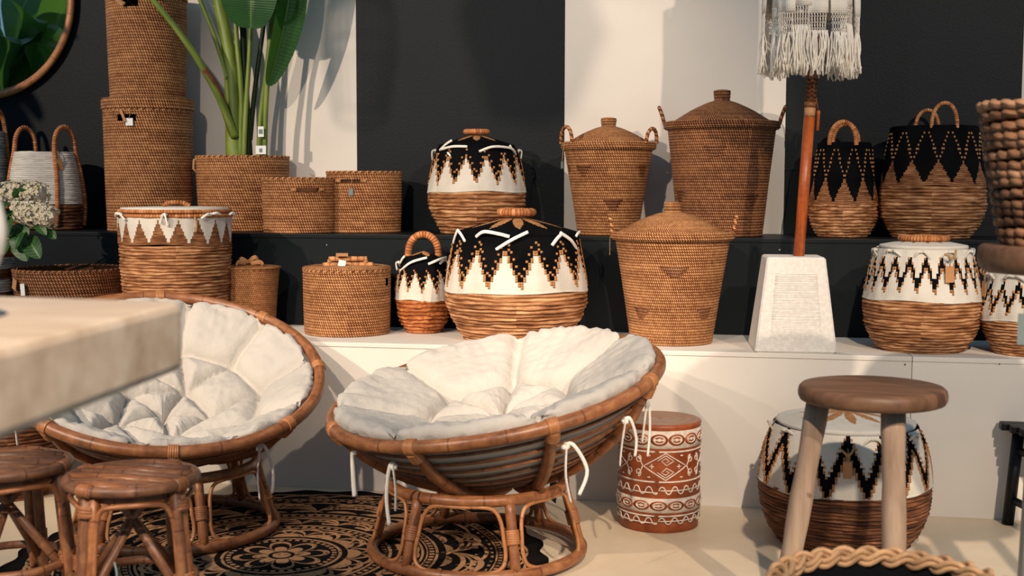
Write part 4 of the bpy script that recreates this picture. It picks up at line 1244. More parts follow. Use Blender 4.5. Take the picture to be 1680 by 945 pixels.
t15, P15, pr15, s15 = rattan_bin(570, 5.04, Z1, [(69, 545), (70.5, 495), (71, 441)], 'round lidded rattan basket with bar handle between the two papasan chairs', slot=rect_slot(radians(64), 0.055, 0.205, 0.235), openin=False)
z15, R15 = pr15[-1][1], pr15[-1][0]
mb = MB(); coil(mb, [(R15 + 0.001, z15 + 0.004), (R15 + 0.001, z15 + 0.010), (R15 * 0.9, z15 + 0.013), (0.004, z15 + 0.016)], 24, 0.0025, 96, 110, 3, curve=False); l15 = mb.build('lid', RATTAN, t15)
mb = MB()
wrapped(mb, [Vector((-0.075, -0.02, z15 + 0.014)), Vector((-0.070, -0.02, z15 + 0.042))], 0.010, 0.008); wrapped(mb, [Vector((0.082, -0.02, z15 + 0.014)), Vector((0.077, -0.02, z15 + 0.042))], 0.010, 0.008)
wrapped(mb, [Vector((-0.076, -0.02, z15 + 0.044)), Vector((0.084, -0.02, z15 + 0.044))], 0.011, 0.03, amp=0.08)
wrapped(mb, [Vector((-0.10, -0.02, z15 + 0.020)), Vector((0.11, -0.02, z15 + 0.020))], 0.010, 0.03, amp=0.08)
mb.build('bar_handle', CANE_WRAP, l15)
mb = MB(); box(mb, (-0.02, -0.03, z15 + 0.062), (0.05, 0.035, 0.002), rot=Matrix.Rotation(0.3, 3, 'X')); mb.build('card_tag', KRAFT, l15, smooth=False)
mb = MB(); box(mb, (-0.02, -0.055, z15 + 0.028), (0.03, 0.002, 0.026), rot=Matrix.Rotation(0.2, 3, 'Y')); mb.build('price_tag', TAGW, l15, smooth=False)

t16, P16, pr16, s16 = pouch(695, 5.125, Z1, [(26, 545), (37, 525), (43, 500), (43.5, 485), (41, 460), (36, 440), (33, 428)], 488, None, pat_black_white(12, 0.1, 0.16, 0.70), 96, 20,
      'small black and white pot basket with arched rope handle on its lid', seed=12, ropemat=ROPE_R)
star_lid(t16, 34 * s16, pr16[-1][1], 12 * s16, ([FAB_W, FAB_B, FAB_N], 1), 4, 0.55, 0.25)
loop_handle(0.0, 0.0, pr16[-1][1] + 8 * s16, 25 * s16, 36 * s16, 0.0155, 0, 0.0125, parent=t16, mat=ROPE_H, n=18)
tie_px(t16, P16, 35 * s16, [[(655, 431), (664, 420)], [(656, 444), (676, 430), (701, 422)], [(703, 433), (720, 425), (737, 422)], [(722, 432), (739, 426)]])
for i, d in enumerate((100, 150, -105, -150)): cotton_tie(t16, radians(d), 36 * s16, pr16[-1][1] - 0.008, 0, 0.05, i + 40)

t17, P17, pr17, s17 = pouch(847, 4.988, Z1, [(84, 545), (104, 522), (114, 496), (115, 478), (112, 450), (104, 410), (99, 384)], 472, None, pat_black_white(14, -0.13, 0.03, 0.70), 168, 24,
      'largest black and white zigzag basket with star lid, behind the middle chair', seed=14)
star_lid(t17, 101 * s17, pr17[-1][1], 26 * s17, ([FAB_W, FAB_B, FAB_N], 1), 10, 0.68, 0.42)
mb = MB(); wrapped(mb, circle(26 * s17, pr17[-1][1] + 36 * s17, 44), 0.0165, 0.0125, 10, True); mb.build('lid_ring', ROPE_H, t17)
tie_px(t17, P17, 101 * s17, [[(738, 398), (752, 378)], [(752, 377), (765, 396)], [(783, 388), (797, 380), (818, 383), (836, 388)], [(815, 409), (840, 393), (865, 380)], [(903, 402), (919, 383)], [(916, 381), (932, 394), (945, 410)], [(943, 387), (950, 380)]], r=0.007)
for i, d in enumerate((120, 160, -120, -155)): cotton_tie(t17, radians(d), 102 * s17, pr17[-1][1] - 0.01, 0, 0.08, i + 60)

cone_basket(1101, 5.0, Z1, 66, 100, 383, [(92, 382), (82, 377), (56, 363), (28, 352), (10, 348)], ((13, 350), (14, 333)),
            'tapered rattan basket with domed lid on the white step beside the umbrella stand', RATTAN, [(4, 432, 46), (-48, 500, 32), (52, 500, 30)],
            [(-86, 14, 28, 4, 0.0075), (86, 14, 28, 4, 0.0075)], (-84, 392, 5, 26, STRING, 10, 0.006))

def white_lidded(px, Y, z, pts, ysp, n, ph, lo, hi, ncol, nrow, label, seed, lidpx, lidh, ringpx, rope_px, ties, ropemat=ROPE, star=12, tagspec=None, cat='basket', name='patterned_basket'):
    t, P, pr, s = pouch(px, Y, z, pts, ysp, None, pat_white_zig(n, ph, lo, hi), ncol, nrow, label, seed=seed, rope_px=rope_px, ropemat=ropemat, cat=cat, name=name)
    star_lid(t, lidpx * s, pr[-1][1], lidh * s, ([FAB_W, FAB_B, FAB_N], 0), star, 0.6, 0.2)
    if ringpx:
        mb = MB(); wrapped(mb, circle(ringpx * s, pr[-1][1] + (lidh + 4) * s, 40), 0.011, 0.011, 10, True); mb.build('lid_ring', ROPE_H, t)
    for i, d in enumerate(ties): cotton_tie(t, radians(d), lidpx * s + 0.004, pr[-1][1] - 0.008, 0, 0.04, seed * 9 + i, FAB_W)
    if tagspec:
        th, y, w_, h_ = tagspec; yb = proj(P)[1]
        fp = resample(pr, 120); R = max(min(fp, key=lambda q: abs(q[1] - (yb - yy) * s))[0] for yy in (y, y + h_)) + 0.004
        tagcard(t, radians(th), R, (yb - y) * s, w_ * s, h_ * s, KRAFT, 20 * s, 0.02)
        m_ = MB(); Rm = Matrix.Rotation(radians(th), 3, 'Z')
        for q in (-1, 1): tube(m_, smooth_path([Rm @ Vector((0, -R - .012, 0)) + Vector((0, 0, (yb - y + 10) * s)), Rm @ Vector((q * .012, -R - .02, 0)) + Vector((0, 0, (yb - y + 16) * s)), Rm @ Vector((q * .022, -R - .012, 0)) + Vector((0, 0, (yb - y + 22 + q * 3) * s))], 5), 0.004, 6)
        m_.build('jute_bow', STRING, t)
    return t
white_lidded(1510, 4.955, Z1, [(64, 568), (84, 545), (92, 510), (91, 486), (84, 450), (77, 420), (72, 406)], 486, 21, 0.3, 0.26, 0.78, 168, 20,
      'white zigzag lidded basket with kraft tag right of the umbrella stand', 16, 70, 12, 37, 5.0, (-75, -38, -2, 30, 62, 110, -120, 160), tagspec=(26, 430, 15, 26))
white_lidded(1684, 4.90, Z1, [(50, 572), (66, 545), (74, 518), (72, 495), (66, 465), (60, 446)], 520, 17, 0.1, 0.22, 0.74, 120, 17,
      'small white zigzag basket with kraft tag cut off by the right picture edge', 18, 60, 10, 0, 5.0, (-60, -20, 20, 60, 120, -120), tagspec=(-62, 460, 12, 25))
PFs = stand(1382, 4.37, 0)
white_lidded(1382, 4.37, 0.0, [(104, 880), (124, 850), (135, 808), (134, 775), (127, 730), (117, 700), (112, 690)], 783, 14, 0.416, 0.10, 0.90, 224, 26,
      'large white zigzag pouffe basket on the floor behind the wooden stool', 22, 111, 16, 0, 5.6, (-80, -48, 20, 60, 120, -120), ropemat=ROPE_D, star=10, tagspec=(2, 726, 13, 26))
white_lidded(15, 4.42, 0.0, [(62, 800), (78, 770), (86, 735), (85, 700), (80, 660), (74, 630)], 655, 10, 0.0, 0.12, 0.88, 140, 14,
      'dark rope floor basket hidden behind the table and left stool', 23, 72, 12, 0, 5.6, (75, 40, -40, 120), ropemat=ROPE_D, star=10)

# ================================================================ UMBRELLA ON ITS STAND
CONC = None
T = NT('white_concrete', 0.85, 0.15)
o = T.obj(); x, y, z = T.sep(o)
g = T.noise(T.xyz(x * 6.0, y * 6.0, z * 90.0), 1.0, 3.0, 0.6); sp = T.noise(o, 70.0, 3.0)
inside = (x.ab()).lt(0.078 - 0.06 * 0.0) 
T.color(T.mix(sp.st(0.35, 0.7), srgb(208, 201, 193), srgb(220, 214, 206)))
T.bump(g * 0.5 + sp * 0.2, 0.10, 0.004)
CONC = T.mat
UP_ = stand(1298, 4.885, Z1)
um = thing('beach_umbrella', 'closed umbrella with white fringed cover on orange pole in white stand', 'umbrella', UP_, radians(4))
su = scale_at(UP_); hb = 152 * su
mb = MB(); V = []
b0, b1 = 64.5 * su, 46.5 * su
lv = [(b0 - 0.006, 0.0), (b0, 0.006)] + [(b0 + (b1 - b0) * k / 10, 0.006 + (hb - 0.012) * k / 10) for k in range(1, 10)] + [(b1, hb - 0.006), (b1 - 0.006, hb)]
for (h_, zz) in lv:
    c_ = 0.007
    for (sx, sy) in ((-1, -1), (1, -1), (1, 1), (-1, 1)):
        ord_ = [(h_ * sx, (h_ - c_) * sy), ((h_ - c_) * sx, h_ * sy)]
        if (sx * sy) > 0: pass
        if (sx, sy) in ((-1, -1), (1, 1)): V += [(ord_[0][0], ord_[0][1], zz), (ord_[1][0], ord_[1][1], zz)]
        else: V += [(ord_[1][0], ord_[1][1], zz), (ord_[0][0], ord_[0][1], zz)]
Fc = [tuple(range(7, -1, -1)), tuple((len(lv) - 1) * 8 + k for k in range(8))]
for i in range(len(lv) - 1):
    for k in range(8): Fc.append((i * 8 + k, i * 8 + (k + 1) % 8, (i + 1) * 8 + (k + 1) % 8, (i + 1) * 8 + k))
mb.add(V, Fc); base = mb.build('stand_block', CONC, um, smooth=False)
# ribbed field on the front: thin ridges
mb = MB(); rnd = random.Random(4)
def bw(zz): return b0 + (b1 - b0) * zz / hb
zl, zh = hb * 0.13, hb * 0.84
for k in range(46):
    zz = zl + (zh - zl) * (k + rnd.uniform(-0.2, 0.2)) / 46; hw = bw(zz) * 0.66
    pts = [Vector((-hw * (1 - 2 * q / 8), -bw(zz) + 0.0008, zz + rnd.uniform(-0.0009, 0.0009))) for q in range(9)]
    tube(mb, pts, 0.0021, 5)
mb.build('ridge_field', CONC, base)
T = NT('orange_pole_wood', 0.38, 0.4)
x, y, z = T.sep(T.obj()); g = T.noise(T.xyz(x * 60.0, y * 60.0, z * 4.0), 1.0, 3.0); g3 = T.noise(T.obj(), 60.0, 2.0)
T.color(T.ramp(g * 0.7 + g3 * 0.3, [(0.3, srgb(130, 58, 22)), (0.6, srgb(186, 92, 40)), (0.8, srgb(206, 116, 60))]))
POLE = T.mat
COPPER = m_plain('carved_copper_wood', (150, 92, 52), 0.4, 0.3, 90, 0.5)
lean = Vector((16 * su / (293 * su), 0.0, 1.0)).normalized()
def on_pole(h): return Vector((0.002, 0, 0)) + lean * h
pr_ = 9.0 * su
mb = MB(); tube(mb, [on_pole(hb - 0.01), on_pole(hb + 228 * su)], pr_, 18); pole = mb.build('pole', POLE, um)
mb = MB(); tube(mb, [on_pole(hb + 226 * su), on_pole(hb + 242 * su)], pr_ * 1.0, 18); mb.build('pole_collar', m_plain('pale_collar', (206, 150, 104), 0.4, 0.1), um)
mb = MB(); tube(mb, [on_pole(hb + 241 * su), on_pole(hb + 250 * su)], pr_ * 1.06, 18); mb.build('pole_collar', COPPER, um)
mb = MB(); tube(mb, [on_pole(hb + 249 * su + 0.0), on_pole(2.45)], pr_ * 0.92, 18); up_pole = mb.build('upper_pole', COPPER, um)
mb = MB()
for k in range(5):                                # carved chevrons on the collar
    for sx in (-1, 1):
        c_ = on_pole(hb + (256 + k * 7) * su)
        tube(mb, [c_ + Vector((0, -pr_ * 0.95, 0.008)), c_ + Vector((sx * pr_ * 0.6, -pr_ * 0.74, 0)), c_ + Vector((sx * pr_ * 0.86, -pr_ * 0.3, 0.006))], 0.0022, 5)
mb.build('carving', m_plain('dark_carving', (44, 26, 18), 0.6), up_pole)
mb = MB(); pg = on_pole(hb + 236 * su) + Vector((13 * su, -0.01, 0))
tube(mb, [pg, pg - Vector((0, 0, 4 * su)), pg - Vector((0, 0, 6 * su)), pg - Vector((0.002, 0, 32 * su))], [pr_ * .3, pr_ * .38, pr_ * .3, pr_ * .28], 10)
tube(mb, [pg, pg + Vector((-0.01, 0.005, 0.05)), pg + Vector((-0.012, 0.01, 0.09))], 0.0014, 5)
mb.build('peg', POLE, um)
# folded canopy with pleats, wholly above the fringe
zf = lambda y: (proj(UP_)[1] - y) * su                # photo row -> height above the step
cxm = on_pole(zf(60)).x - 0.022
CANV = m_cloth('cream_canvas', (246, 236, 222), (240, 229, 213), 260)
mb = MB(); V, UV, Fc = [], [], []
NL, NC = 26, 160
for i in range(NL + 1):
    k = i / NL; zz = zf(34) + (2.30 - zf(34)) * k
    r0 = 0.135 - 0.10 * max(0, k - 0.35)
    for c_ in range(NC + 1):
        a = 2 * pi * (c_ % NC) / NC
        r = max(0.02, r0 * (1 + 0.10 * sin(12 * a + 2 * k) + 0.04 * sin(5 * a)))
        V.append((cxm + r * sin(a), -r * cos(a), zz)); UV.append((c_, i))
for i in range(NL):
    for c_ in range(NC): Fc.append((i * (NC + 1) + c_, i * (NC + 1) + c_ + 1, (i + 1) * (NC + 1) + c_ + 1, (i + 1) * (NC + 1) + c_))
mb.add(V, Fc, UV); mb.build('canopy', CANV, um)
FRINGE = m_cloth('cotton_fringe', (250, 241, 228), (246, 234, 217), 400)
rnd = random.Random(21)
nst = 17
for i in range(nst):
    a = 2 * pi * i / nst + rnd.uniform(-0.08, 0.08) + 0.1
    layer = i % 2
    R0 = 0.166 + 0.014 * layer
    yb_ = rnd.uniform(22, 44); zb_ = zf(yb_); zt2 = zf(-150)
    wd = rnd.uniform(0.030, 0.042)
    ca, sa = cos(a), sin(a)
    rot = rnd.uniform(-0.25, 0.25)
    def at(x_, zz, dr=0.0):
        R_ = R0 + dr + 0.010 * cos(x_ / wd * 1.3) - 0.010
        xx = x_; yy = -R_ + x_ * rot * 0.6
        return Vector((cxm + xx * ca - yy * sa, xx * sa + yy * ca, zz))
    mb = MB(); V, Fc = [], []
    nx, nz = 6, 12
    for th_ in (0.0, -0.002):
        b = len(V)
        for p in range(nz + 1):
            zz = zb_ + (zt2 - zb_) * p / nz
            for q in range(nx + 1):
                x_ = -wd + 2 * wd * q / nx
                V.append(at(x_, zz, th_ + 0.006 * sin(3 * x_ / wd + p * 0.4) * (1 - p / nz)))
        for p in range(nz):
            for q in range(nx):
                f = (b + p * (nx + 1) + q, b + p * (nx + 1) + q + 1, b + (p + 1) * (nx + 1) + q + 1, b + (p + 1) * (nx + 1) + q)
                Fc.append(f if th_ == 0.0 else f[::-1])
    for q in range(nx):
        k0 = (nz + 1) * (nx + 1); Fc.append((q + 1, q, k0 + q, k0 + q + 1))
    mb.add(V, Fc); strip = mb.build('cloth_strip', CANV, um)
    # knotted net below the strip
    mb = MB(); znet = zf(yb_ + rnd.uniform(26, 34)); m_ = 7
    for q in range(m_):
        for sg in (-1, 1):
            pts = []
            for p in range(7):
                ph = (p + (0 if sg > 0 else 1)) % 2
                x_ = -wd * 0.95 + 1.9 * wd * (q + 0.5 * ph) / m_
                pts.append(at(x_ * (1 - 0.12 * p / 6), zb_ + (znet - zb_) * p / 6, 0.002 * sg))
            tube(mb, pts, 0.0013, 4)
    mb.build('knotted_net', FRINGE, strip)
    mb = MB(); zend = zf(rnd.uniform(116, 132))
    for q in range(30):
        x0_ = rnd.uniform(-wd, wd) * 0.92; d1, d2 = rnd.uniform(-0.012, 0.012), rnd.uniform(-0.018, 0.018)
        e = zend + rnd.uniform(-0.012, 0.02)
        o1, o2 = rnd.uniform(-0.012, 0.010), rnd.uniform(-0.016, 0.016)
        tube(mb, smooth_path([at(x0_, znet + 0.004, 0), at(x0_ + d1, (znet * 0.6 + e * 0.4), o1), at(x0_ + d2, e, o2)], 3), rnd.uniform(0.0016, 0.0034), 4)
    fo = mb.build('fringe', FRINGE, strip); fo['kind'] = 'stuff'

# ================================================================ PLANTS
T = NT('leaf_green', 0.35, 0.5)
u, v = T.uv()
vein = ((v * 46.0).sin() * 0.5 + 0.5); mid_ = (u.ab()).lt(0.035); nn = T.noise(T.obj(), 7.0, 3.0)
c = T.ramp(nn, [(0.3, srgb(14, 52, 20)), (0.7, srgb(42, 92, 36))])
T.color(T.mix(mid_, T.mix(vein * 0.12, c, srgb(70, 120, 52)), srgb(96, 124, 56))); T.bump(vein, 0.15, 0.004)
T.b.inputs['Transmission Weight'].default_value = 0.0
T.b.inputs['Subsurface Weight'].default_value = 0.0
LEAF = T.mat
def translucent(T, col, f):
    tr = T.n.new('ShaderNodeBsdfTranslucent'); tr.inputs[0].default_value = col
    mx = T.n.new('ShaderNodeMixShader'); mx.inputs[0].default_value = f
    out = [n_ for n_ in T.n if n_.type == 'OUTPUT_MATERIAL'][0]
    T.l.new(T.b.outputs[0], mx.inputs[1]); T.l.new(tr.outputs[0], mx.inputs[2]); T.l.new(mx.outputs[0], out.inputs[0])
translucent(T, srgb(96, 150, 60), 0.35)
T = NT('stem_green', 0.45, 0.35)
u, v = T.uv(); nn = T.noise(T.xyz(u * 3.0, v * 5.0, T.rand() * 9.0), 1.0, 3.0); nb = T.noise(T.obj(), 5.0, 2.0)
T.color(T.mix(nb.st(0.60, 0.72) * 0.8, T.ramp(nn, [(0.3, srgb(70, 92, 30)), (0.7, srgb(128, 142, 60))]), srgb(96, 58, 34)))
STEM = T.mat
STEM_D = m_plain('dark_stem', (30, 52, 22), 0.5, 0.25, 12)
SHEATH = m_plain('dry_sheath', (120, 74, 48), 0.8, 0.2, 20)
def blade(mb, pts, W, fold, up, n=26, m=6, tipcurl=0.0, wav=0.0, wpow=0.6, ph=0.0):
    path = smooth_path(pts, max(2, n // (len(pts) - 1)))
    L = len(path) - 1; V, UV, Fc = [], [], []
    for i, p in enumerate(path):
        k = i / L
        t_ = (path[min(L, i + 1)] - path[max(0, i - 1)]).normalized()
        side = t_.cross(Vector(up)).normalized(); nn_ = side.cross(t_).normalized()
        wd = W * (sin(pi * min(1, max(0, k * 0.97 + 0.015))) ** wpow) * (1.0 if k < 0.5 else 1.0 - 0.25 * (k - 0.5))
        for j in range(-m, m + 1):
            f = j / m
            q = p + side * (f * wd * cos(fold)) + nn_ * (abs(f) * wd * sin(fold) + wav * wd * sin(k * 22 + ph + (2 if j > 0 else 0)) * abs(f))
            V.append(q); UV.append((f, k * 6))
    s1 = 2 * m + 1
    for i in range(L):
        for j in range(2 * m): Fc.append((i * s1 + j, i * s1 + j + 1, (i + 1) * s1 + j + 1, (i + 1) * s1 + j))
    mb.add(V, Fc, UV)
YPL = 5.60
plant = thing('bird_of_paradise_plant', 'tall green plant with broad leaves and thick stems in the rattan planter', 'plant', (PP.x, PP.y, PP.z + prP[-1][1] - 0.03))
po = Vector(plant.location)
ap = lambda x, y, Y: atY(x, y, Y) - po
def stem(pts, rad, mat=STEM, name='stem'):
    q = smooth_path([ap(*p) for p in pts], 8)
    n_ = len(q)
    rr = [rad[0] + (rad[1] - rad[0]) * i / (n_ - 1) for i in range(n_)]
    mb = MB(); tube(mb, q, rr, 10); return mb.build(name, mat, plant)
stem([(388, 270, 5.60), (384, 190, 5.60), (378, 100, 5.61), (358, 0, 5.62), (340, -90, 5.64)], (0.052, 0.017))
stem([(386, 225, 5.56), (355, 150, 5.48), (305, 68, 5.37), (244, -8, 5.31), (190, -70, 5.29)], (0.020, 0.010))
stem([(384, 222, 5.57), (357, 149, 5.485), (334, 112, 5.425)], (0.022, 0.015), SHEATH, 'dry_sheath')
stem([(374, 130, 5.58), (352, 60, 5.58), (328, 0, 5.57), (300, -60, 5.55)], (0.013, 0.009))
stem([(408, 268, 5.60), (404, 180, 5.60), (400, 90, 5.62), (398, -20, 5.64)], (0.022, 0.014), STEM_D)
stem([(400, 268, 5.56), (402, 200, 5.57), (408, 110, 5.58), (412, 30, 5.60), (418, -40, 5.62)], (0.012, 0.011))
stem([(424, 268, 5.58), (428, 190, 5.58), (438, 110, 5.58), (446, 30, 5.58), (452, -60, 5.60)], (0.013, 0.011))
stem([(434, 268, 5.55), (436, 180, 5.55), (442, 105, 5.55), (456, 50, 5.56), (470, -20, 5.58)], (0.013, 0.010))
stem([(394, 268, 5.57), (396, 160, 5.57), (388, 60, 5.58), (382, -40, 5.60)], (0.014, 0.011))
stem([(410, 230, 5.62), (418, 150, 5.63), (430, 60, 5.64), (444, -40, 5.66)], (0.013, 0.010), STEM_D)
def leaf(pts, W, fold, up, **k):
    mb = MB(); blade(mb, [ap(*p) for p in pts], W, fold, up, **k); return mb.build('leaf', LEAF, plant)
leaf([(418, -140, 5.50), (415, -70, 5.44), (412, 0, 5.44), (411, 46, 5.46)], 0.15, 0.30, (0.1, -1, 0.2), wpow=0.42)
leaf([(440, 140, 5.53), (462, 60, 5.52), (478, -30, 5.50), (490, -150, 5.46)], 0.085, 0.5, (0.75, -0.6, 0.2), ph=2)
leaf([(392, -60, 5.62), (372, -140, 5.60), (350, -220, 5.52), (345, -290, 5.4)], 0.16, 0.25, (0.2, -1, 0.1), ph=1)
leaf([(470, -40, 5.6), (500, -120, 5.58), (530, -170, 5.52), (575, -175, 5.45)], 0.15, 0.2, (-0.2, -0.8, 0.6), ph=3)
leaf([(445, -60, 5.66), (455, -160, 5.66), (475, -240, 5.62), (520, -270, 5.56)], 0.15, 0.2, (0.1, -1, 0.1), ph=4)
leaf([(196, -66, 5.29), (165, -120, 5.26), (120, -160, 5.22), (70, -150, 5.18)], 0.12, 0.2, (0, -0.6, 0.8), ph=5)
leaf([(410, -30, 5.63), (440, 0, 5.58), (466, 20, 5.55), (482, -15, 5.52)], 0.09, 0.35, (0.2, -0.9, 0.3), ph=6)
for (x_, y_, w_, h_) in ((428, 216, 10, 17), (428, 246, 18, 14)):
    c_ = ap(x_, y_, 5.515); s_ = 0.0028
    mb = MB(); box(mb, c_, (w_ * s_, 0.0016, h_ * s_)); tg = mb.build('plant_tag', TAGW, plant, smooth=False)
    mb = MB(); box(mb, c_ + Vector((0, -0.0014, -0.002 if h_ < 15 else 0.0)), (w_ * s_ * (0.7 if h_ > 15 else 0.3), 0.0008, h_ * s_ * 0.45)); mb.build('tag_print', TAGG, tg, smooth=False)

# second plant, seen only in the mirror
mp = thing('mirrored_leaf_plant', 'broad-leaved green plant whose leaves are reflected in the round mirror', 'plant', (-4.35, 4.35, 0.0))
mb = MB(); lathe(mb, [(0.0005, 0.0), (0.15, 0.0), (0.20, 0.35), (0.21, 0.38), (0.19, 0.38), (0.18, 0.34), (0.0005, 0.34)], 40); mb.build('pot', BLACK, mp)
rnd = random.Random(5)
for i in range(26):
    a = i * 2.4; ro = 0.22 + 0.16 * ((i * 7) % 5) / 4
    tx, ty = ro * cos(a), ro * sin(a) + 0.08
    zz = 1.25 + 0.13 * (i % 7)
    mb = MB(); tube(mb, smooth_path([(0.03 * cos(a), 0.03 * sin(a), 0.33), (tx * 0.35, ty * 0.35, zz * 0.6), (tx * 0.7, ty * 0.7, zz)], 8), 0.011, 8); mb.build('stem', STEM, mp)
    mb = MB(); b_ = Vector((tx * 0.7, ty * 0.7, zz))
    d_ = Vector((cos(a + 0.6 * sin(i)), sin(a + 0.6 * sin(i)), 0))
    blade(mb, [b_, b_ + d_ * 0.10 + Vector((0, 0, 0.22)), b_ + d_ * 0.28 + Vector((0, 0, 0.40)), b_ + d_ * 0.48 + Vector((0, 0, 0.36))], 0.15, 0.3, (d_.x * 0.4 + 0.5 * sin(i * 1.3), d_.y * 0.4 + 0.5 * cos(i * 1.3), 0.7), ph=i)
    mb.build('leaf', LEAF, mp)

# hydrangea in a striped basket
HP = stand(-26, 4.86, Z1)
sh = scale_at(HP)
hy = thing('striped_plant_basket', 'brown and white striped rope basket at the left edge under the hydrangea', 'basket', HP, face_cam(HP))
ybh = proj(HP)[1]
zs_ = [0.0] + [(ybh - y) * sh for y in (478, 456, 440, 421, 398)]
for i in range(5):
    mb = MB(); coil(mb, [((44 + i * 1.2) * sh, zs_[i]), ((45 + i * 1.2) * sh, zs_[i + 1])], 5, 0.004, 80, 100, 4, 0, True, i + 2, curve=False)
    mb.build('rope_band', (ROPE_D, WOVEN_G)[i % 2], hy)
mb = MB(); disc(mb, 46 * sh, zs_[-1] - 0.03, 32); mb.build('soil', SOIL, hy)
hp = thing('hydrangea_plant', 'hydrangea with cream flower heads and green leaves at the left edge', 'plant', HP + Vector((0, 0, zs_[-1] - 0.03)))
ho = Vector(hp.location)
hx = lambda x, y, Y: atY(x, y, Y) - ho
T = NT('hydrangea_leaf', 0.45, 0.4)
u, v = T.uv(); nn = T.noise(T.obj(), 18.0, 3.0); vein = ((v * 9.0 + u.ab() * 6.0).sin() * 0.5 + 0.5) ** 6.0
T.color(T.mix(((u.ab()).lt(0.05)).mx(vein * 0.4), T.ramp(nn, [(0.3, srgb(16, 48, 20)), (0.7, srgb(50, 98, 44))]), srgb(110, 150, 80))); T.bump(vein, -0.2, 0.003)
HLEAF = T.mat
translucent(T, srgb(96, 150, 60), 0.2)
PETAL = m_plain('cream_petal', (232, 216, 190), 0.8, 0.12, 40)
PGREEN = m_plain('floret_green', (140, 160, 84), 0.8, 0.1)
leaves = [((30, 335), (30, 318), 28, 12), ((44, 330), (30, 308), 20, 14), ((20, 345), (-12, 372), 36, 17), ((12, 350), (6, 392), 40, 20), ((28, 368), (46, 388), 30, 15), ((30, 385), (45, 428), 40, 17), ((48, 390), (66, 424), 30, 16), ((60, 362), (76, 386), 22, 9), ((20, 392), (6, 418), 30, 14), ((75, 372), (92, 392), 22, 10), ((10, 330), (-8, 350), 30, 15), ((40, 380), (24, 410), 30, 14)]
for i, (a, b, L_, W_) in enumerate(leaves):
    Y_ = 4.80 - 0.012 * (i % 4)
    p0 = hx(a[0], a[1], Y_ + 0.03); p1 = hx(b[0], b[1], Y_ - 0.03)
    mb = MB(); d_ = p1 - p0
    blade(mb, [p0, p0 + d_ * 0.5 + Vector((0, -0.015, 0.008)), p1], W_ * sh, 0.25, (0.25 * sin(i * 2.1), -1, 0.45), n=14, m=4, wpow=0.75)
    mb.build('leaf', HLEAF, hp)
    mb = MB(); tube(mb, smooth_path([(0.02 * sin(i), 0.02 * cos(i), 0.0), p0 * 0.5 + Vector((0, 0.01, 0.02)), p0], 5), 0.004, 6); mb.build('stem', STEM, hp)
rnd = random.Random(9)
for (c0, c1, rad, npet) in (((28, 344), (86, 358), 18, 420), ((-4, 316), (60, 318), 18, 340)):
    mb = MB(); a_ = hx(c0[0], c0[1], 4.77); b_ = hx(c1[0], c1[1], 4.77)
    if c0[0] < 0: a_.y += 0.05; b_.y += 0.05
    for q in range(npet):
        k = rnd.random(); ang = rnd.uniform(0, 6.28); c_ = rnd.uniform(-1, 1)
        rr = rad * sh * (0.75 + 0.35 * sin(pi * (0.15 + 0.7 * k))) 
        nrm_ = Vector((c_ * 0.6, sin(ang), cos(ang))).normalized()
        p = a_.lerp(b_, k) + nrm_ * rr * rnd.uniform(0.9, 1.08)
        s_ = rnd.uniform(0.008, 0.012)
        tx_ = nrm_.cross(Vector((0.3, 0.2, 1))).normalized(); ty_ = nrm_.cross(tx_)
        ro_ = rnd.uniform(0, 1.5)
        for h_ in range(4):
            e = ro_ + h_ * pi / 2
            d_ = tx_ * cos(e) + ty_ * sin(e); f_ = tx_ * -sin(e) + ty_ * cos(e)
            mb.add([p, p + d_ * s_ * 0.6 + f_ * s_ * 0.5 + nrm_ * 0.003, p + d_ * s_ * 1.15 + nrm_ * 0.001, p + d_ * s_ * 0.6 - f_ * s_ * 0.5 + nrm_ * 0.003], [(0, 1, 2, 3)], None, 1 if rnd.random() < 0.07 else 0)
    fh = mb.build('flower_head', [PETAL, PGREEN], hp, smooth=False)
    mb = MB(); cc = (a_ + b_) * 0.5; pts = []
    for k in range(7): pts.append(a_.lerp(b_, k / 6))
    tube(mb, pts, [rad * sh * (0.50 + 0.30 * sin(pi * (0.15 + 0.7 * k / 6))) for k in range(7)], 12); mb.build('flower_core', PETAL, fh)

# ================================================================ MIRROR
MC = atY(-25, 0, Y3 - 0.02)
RM = 157 * proj(MC)[2] / FPX
mr = thing('round_mirror', 'round wall mirror in a rattan hoop frame at the top left', 'mirror', MC)
mb = MB(); tube(mb, [Vector((RM * sin(2 * pi * k / 120), -0.016, RM * cos(2 * pi * k / 120))) for k in range(120)], 0.0165, 12, True); mb.build('frame', CANE_L, mr)
mb = MB(); tube(mb, [Vector(((RM - 0.02) * sin(2 * pi * k / 120), -0.008, (RM - 0.02) * cos(2 * pi * k / 120))) for k in range(120)], 0.006, 8, True); mb.build('inner_hoop', CANE, mr)
T = NT('mirror_glass', 0.01, 0.5); T.b.inputs['Metallic'].default_value = 1.0; T.color((0.86, 0.88, 0.88, 1))
T.color(T.mix(T.noise(T.obj(), 2.0).st(0.2, 0.8), (0.85, 0.87, 0.87, 1), (0.88, 0.9, 0.9, 1)))
mb = MB(); V = [Vector((0, -0.006, 0))] + [Vector((RM * sin(2 * pi * k / 96), -0.006, RM * cos(2 * pi * k / 96))) for k in range(96)]
V2 = [p + Vector((0, 0.006, 0)) for p in V]
mb.add(V + V2, [(0, 1 + (k + 1) % 96, 1 + k) for k in range(96)] + [(97, 98 + k, 98 + (k + 1) % 96) for k in range(96)] + [(1 + k, 1 + (k + 1) % 96, 98 + (k + 1) % 96, 98 + k) for k in range(96)])
mb.build('mirror_glass', T.mat, mr, smooth=False)

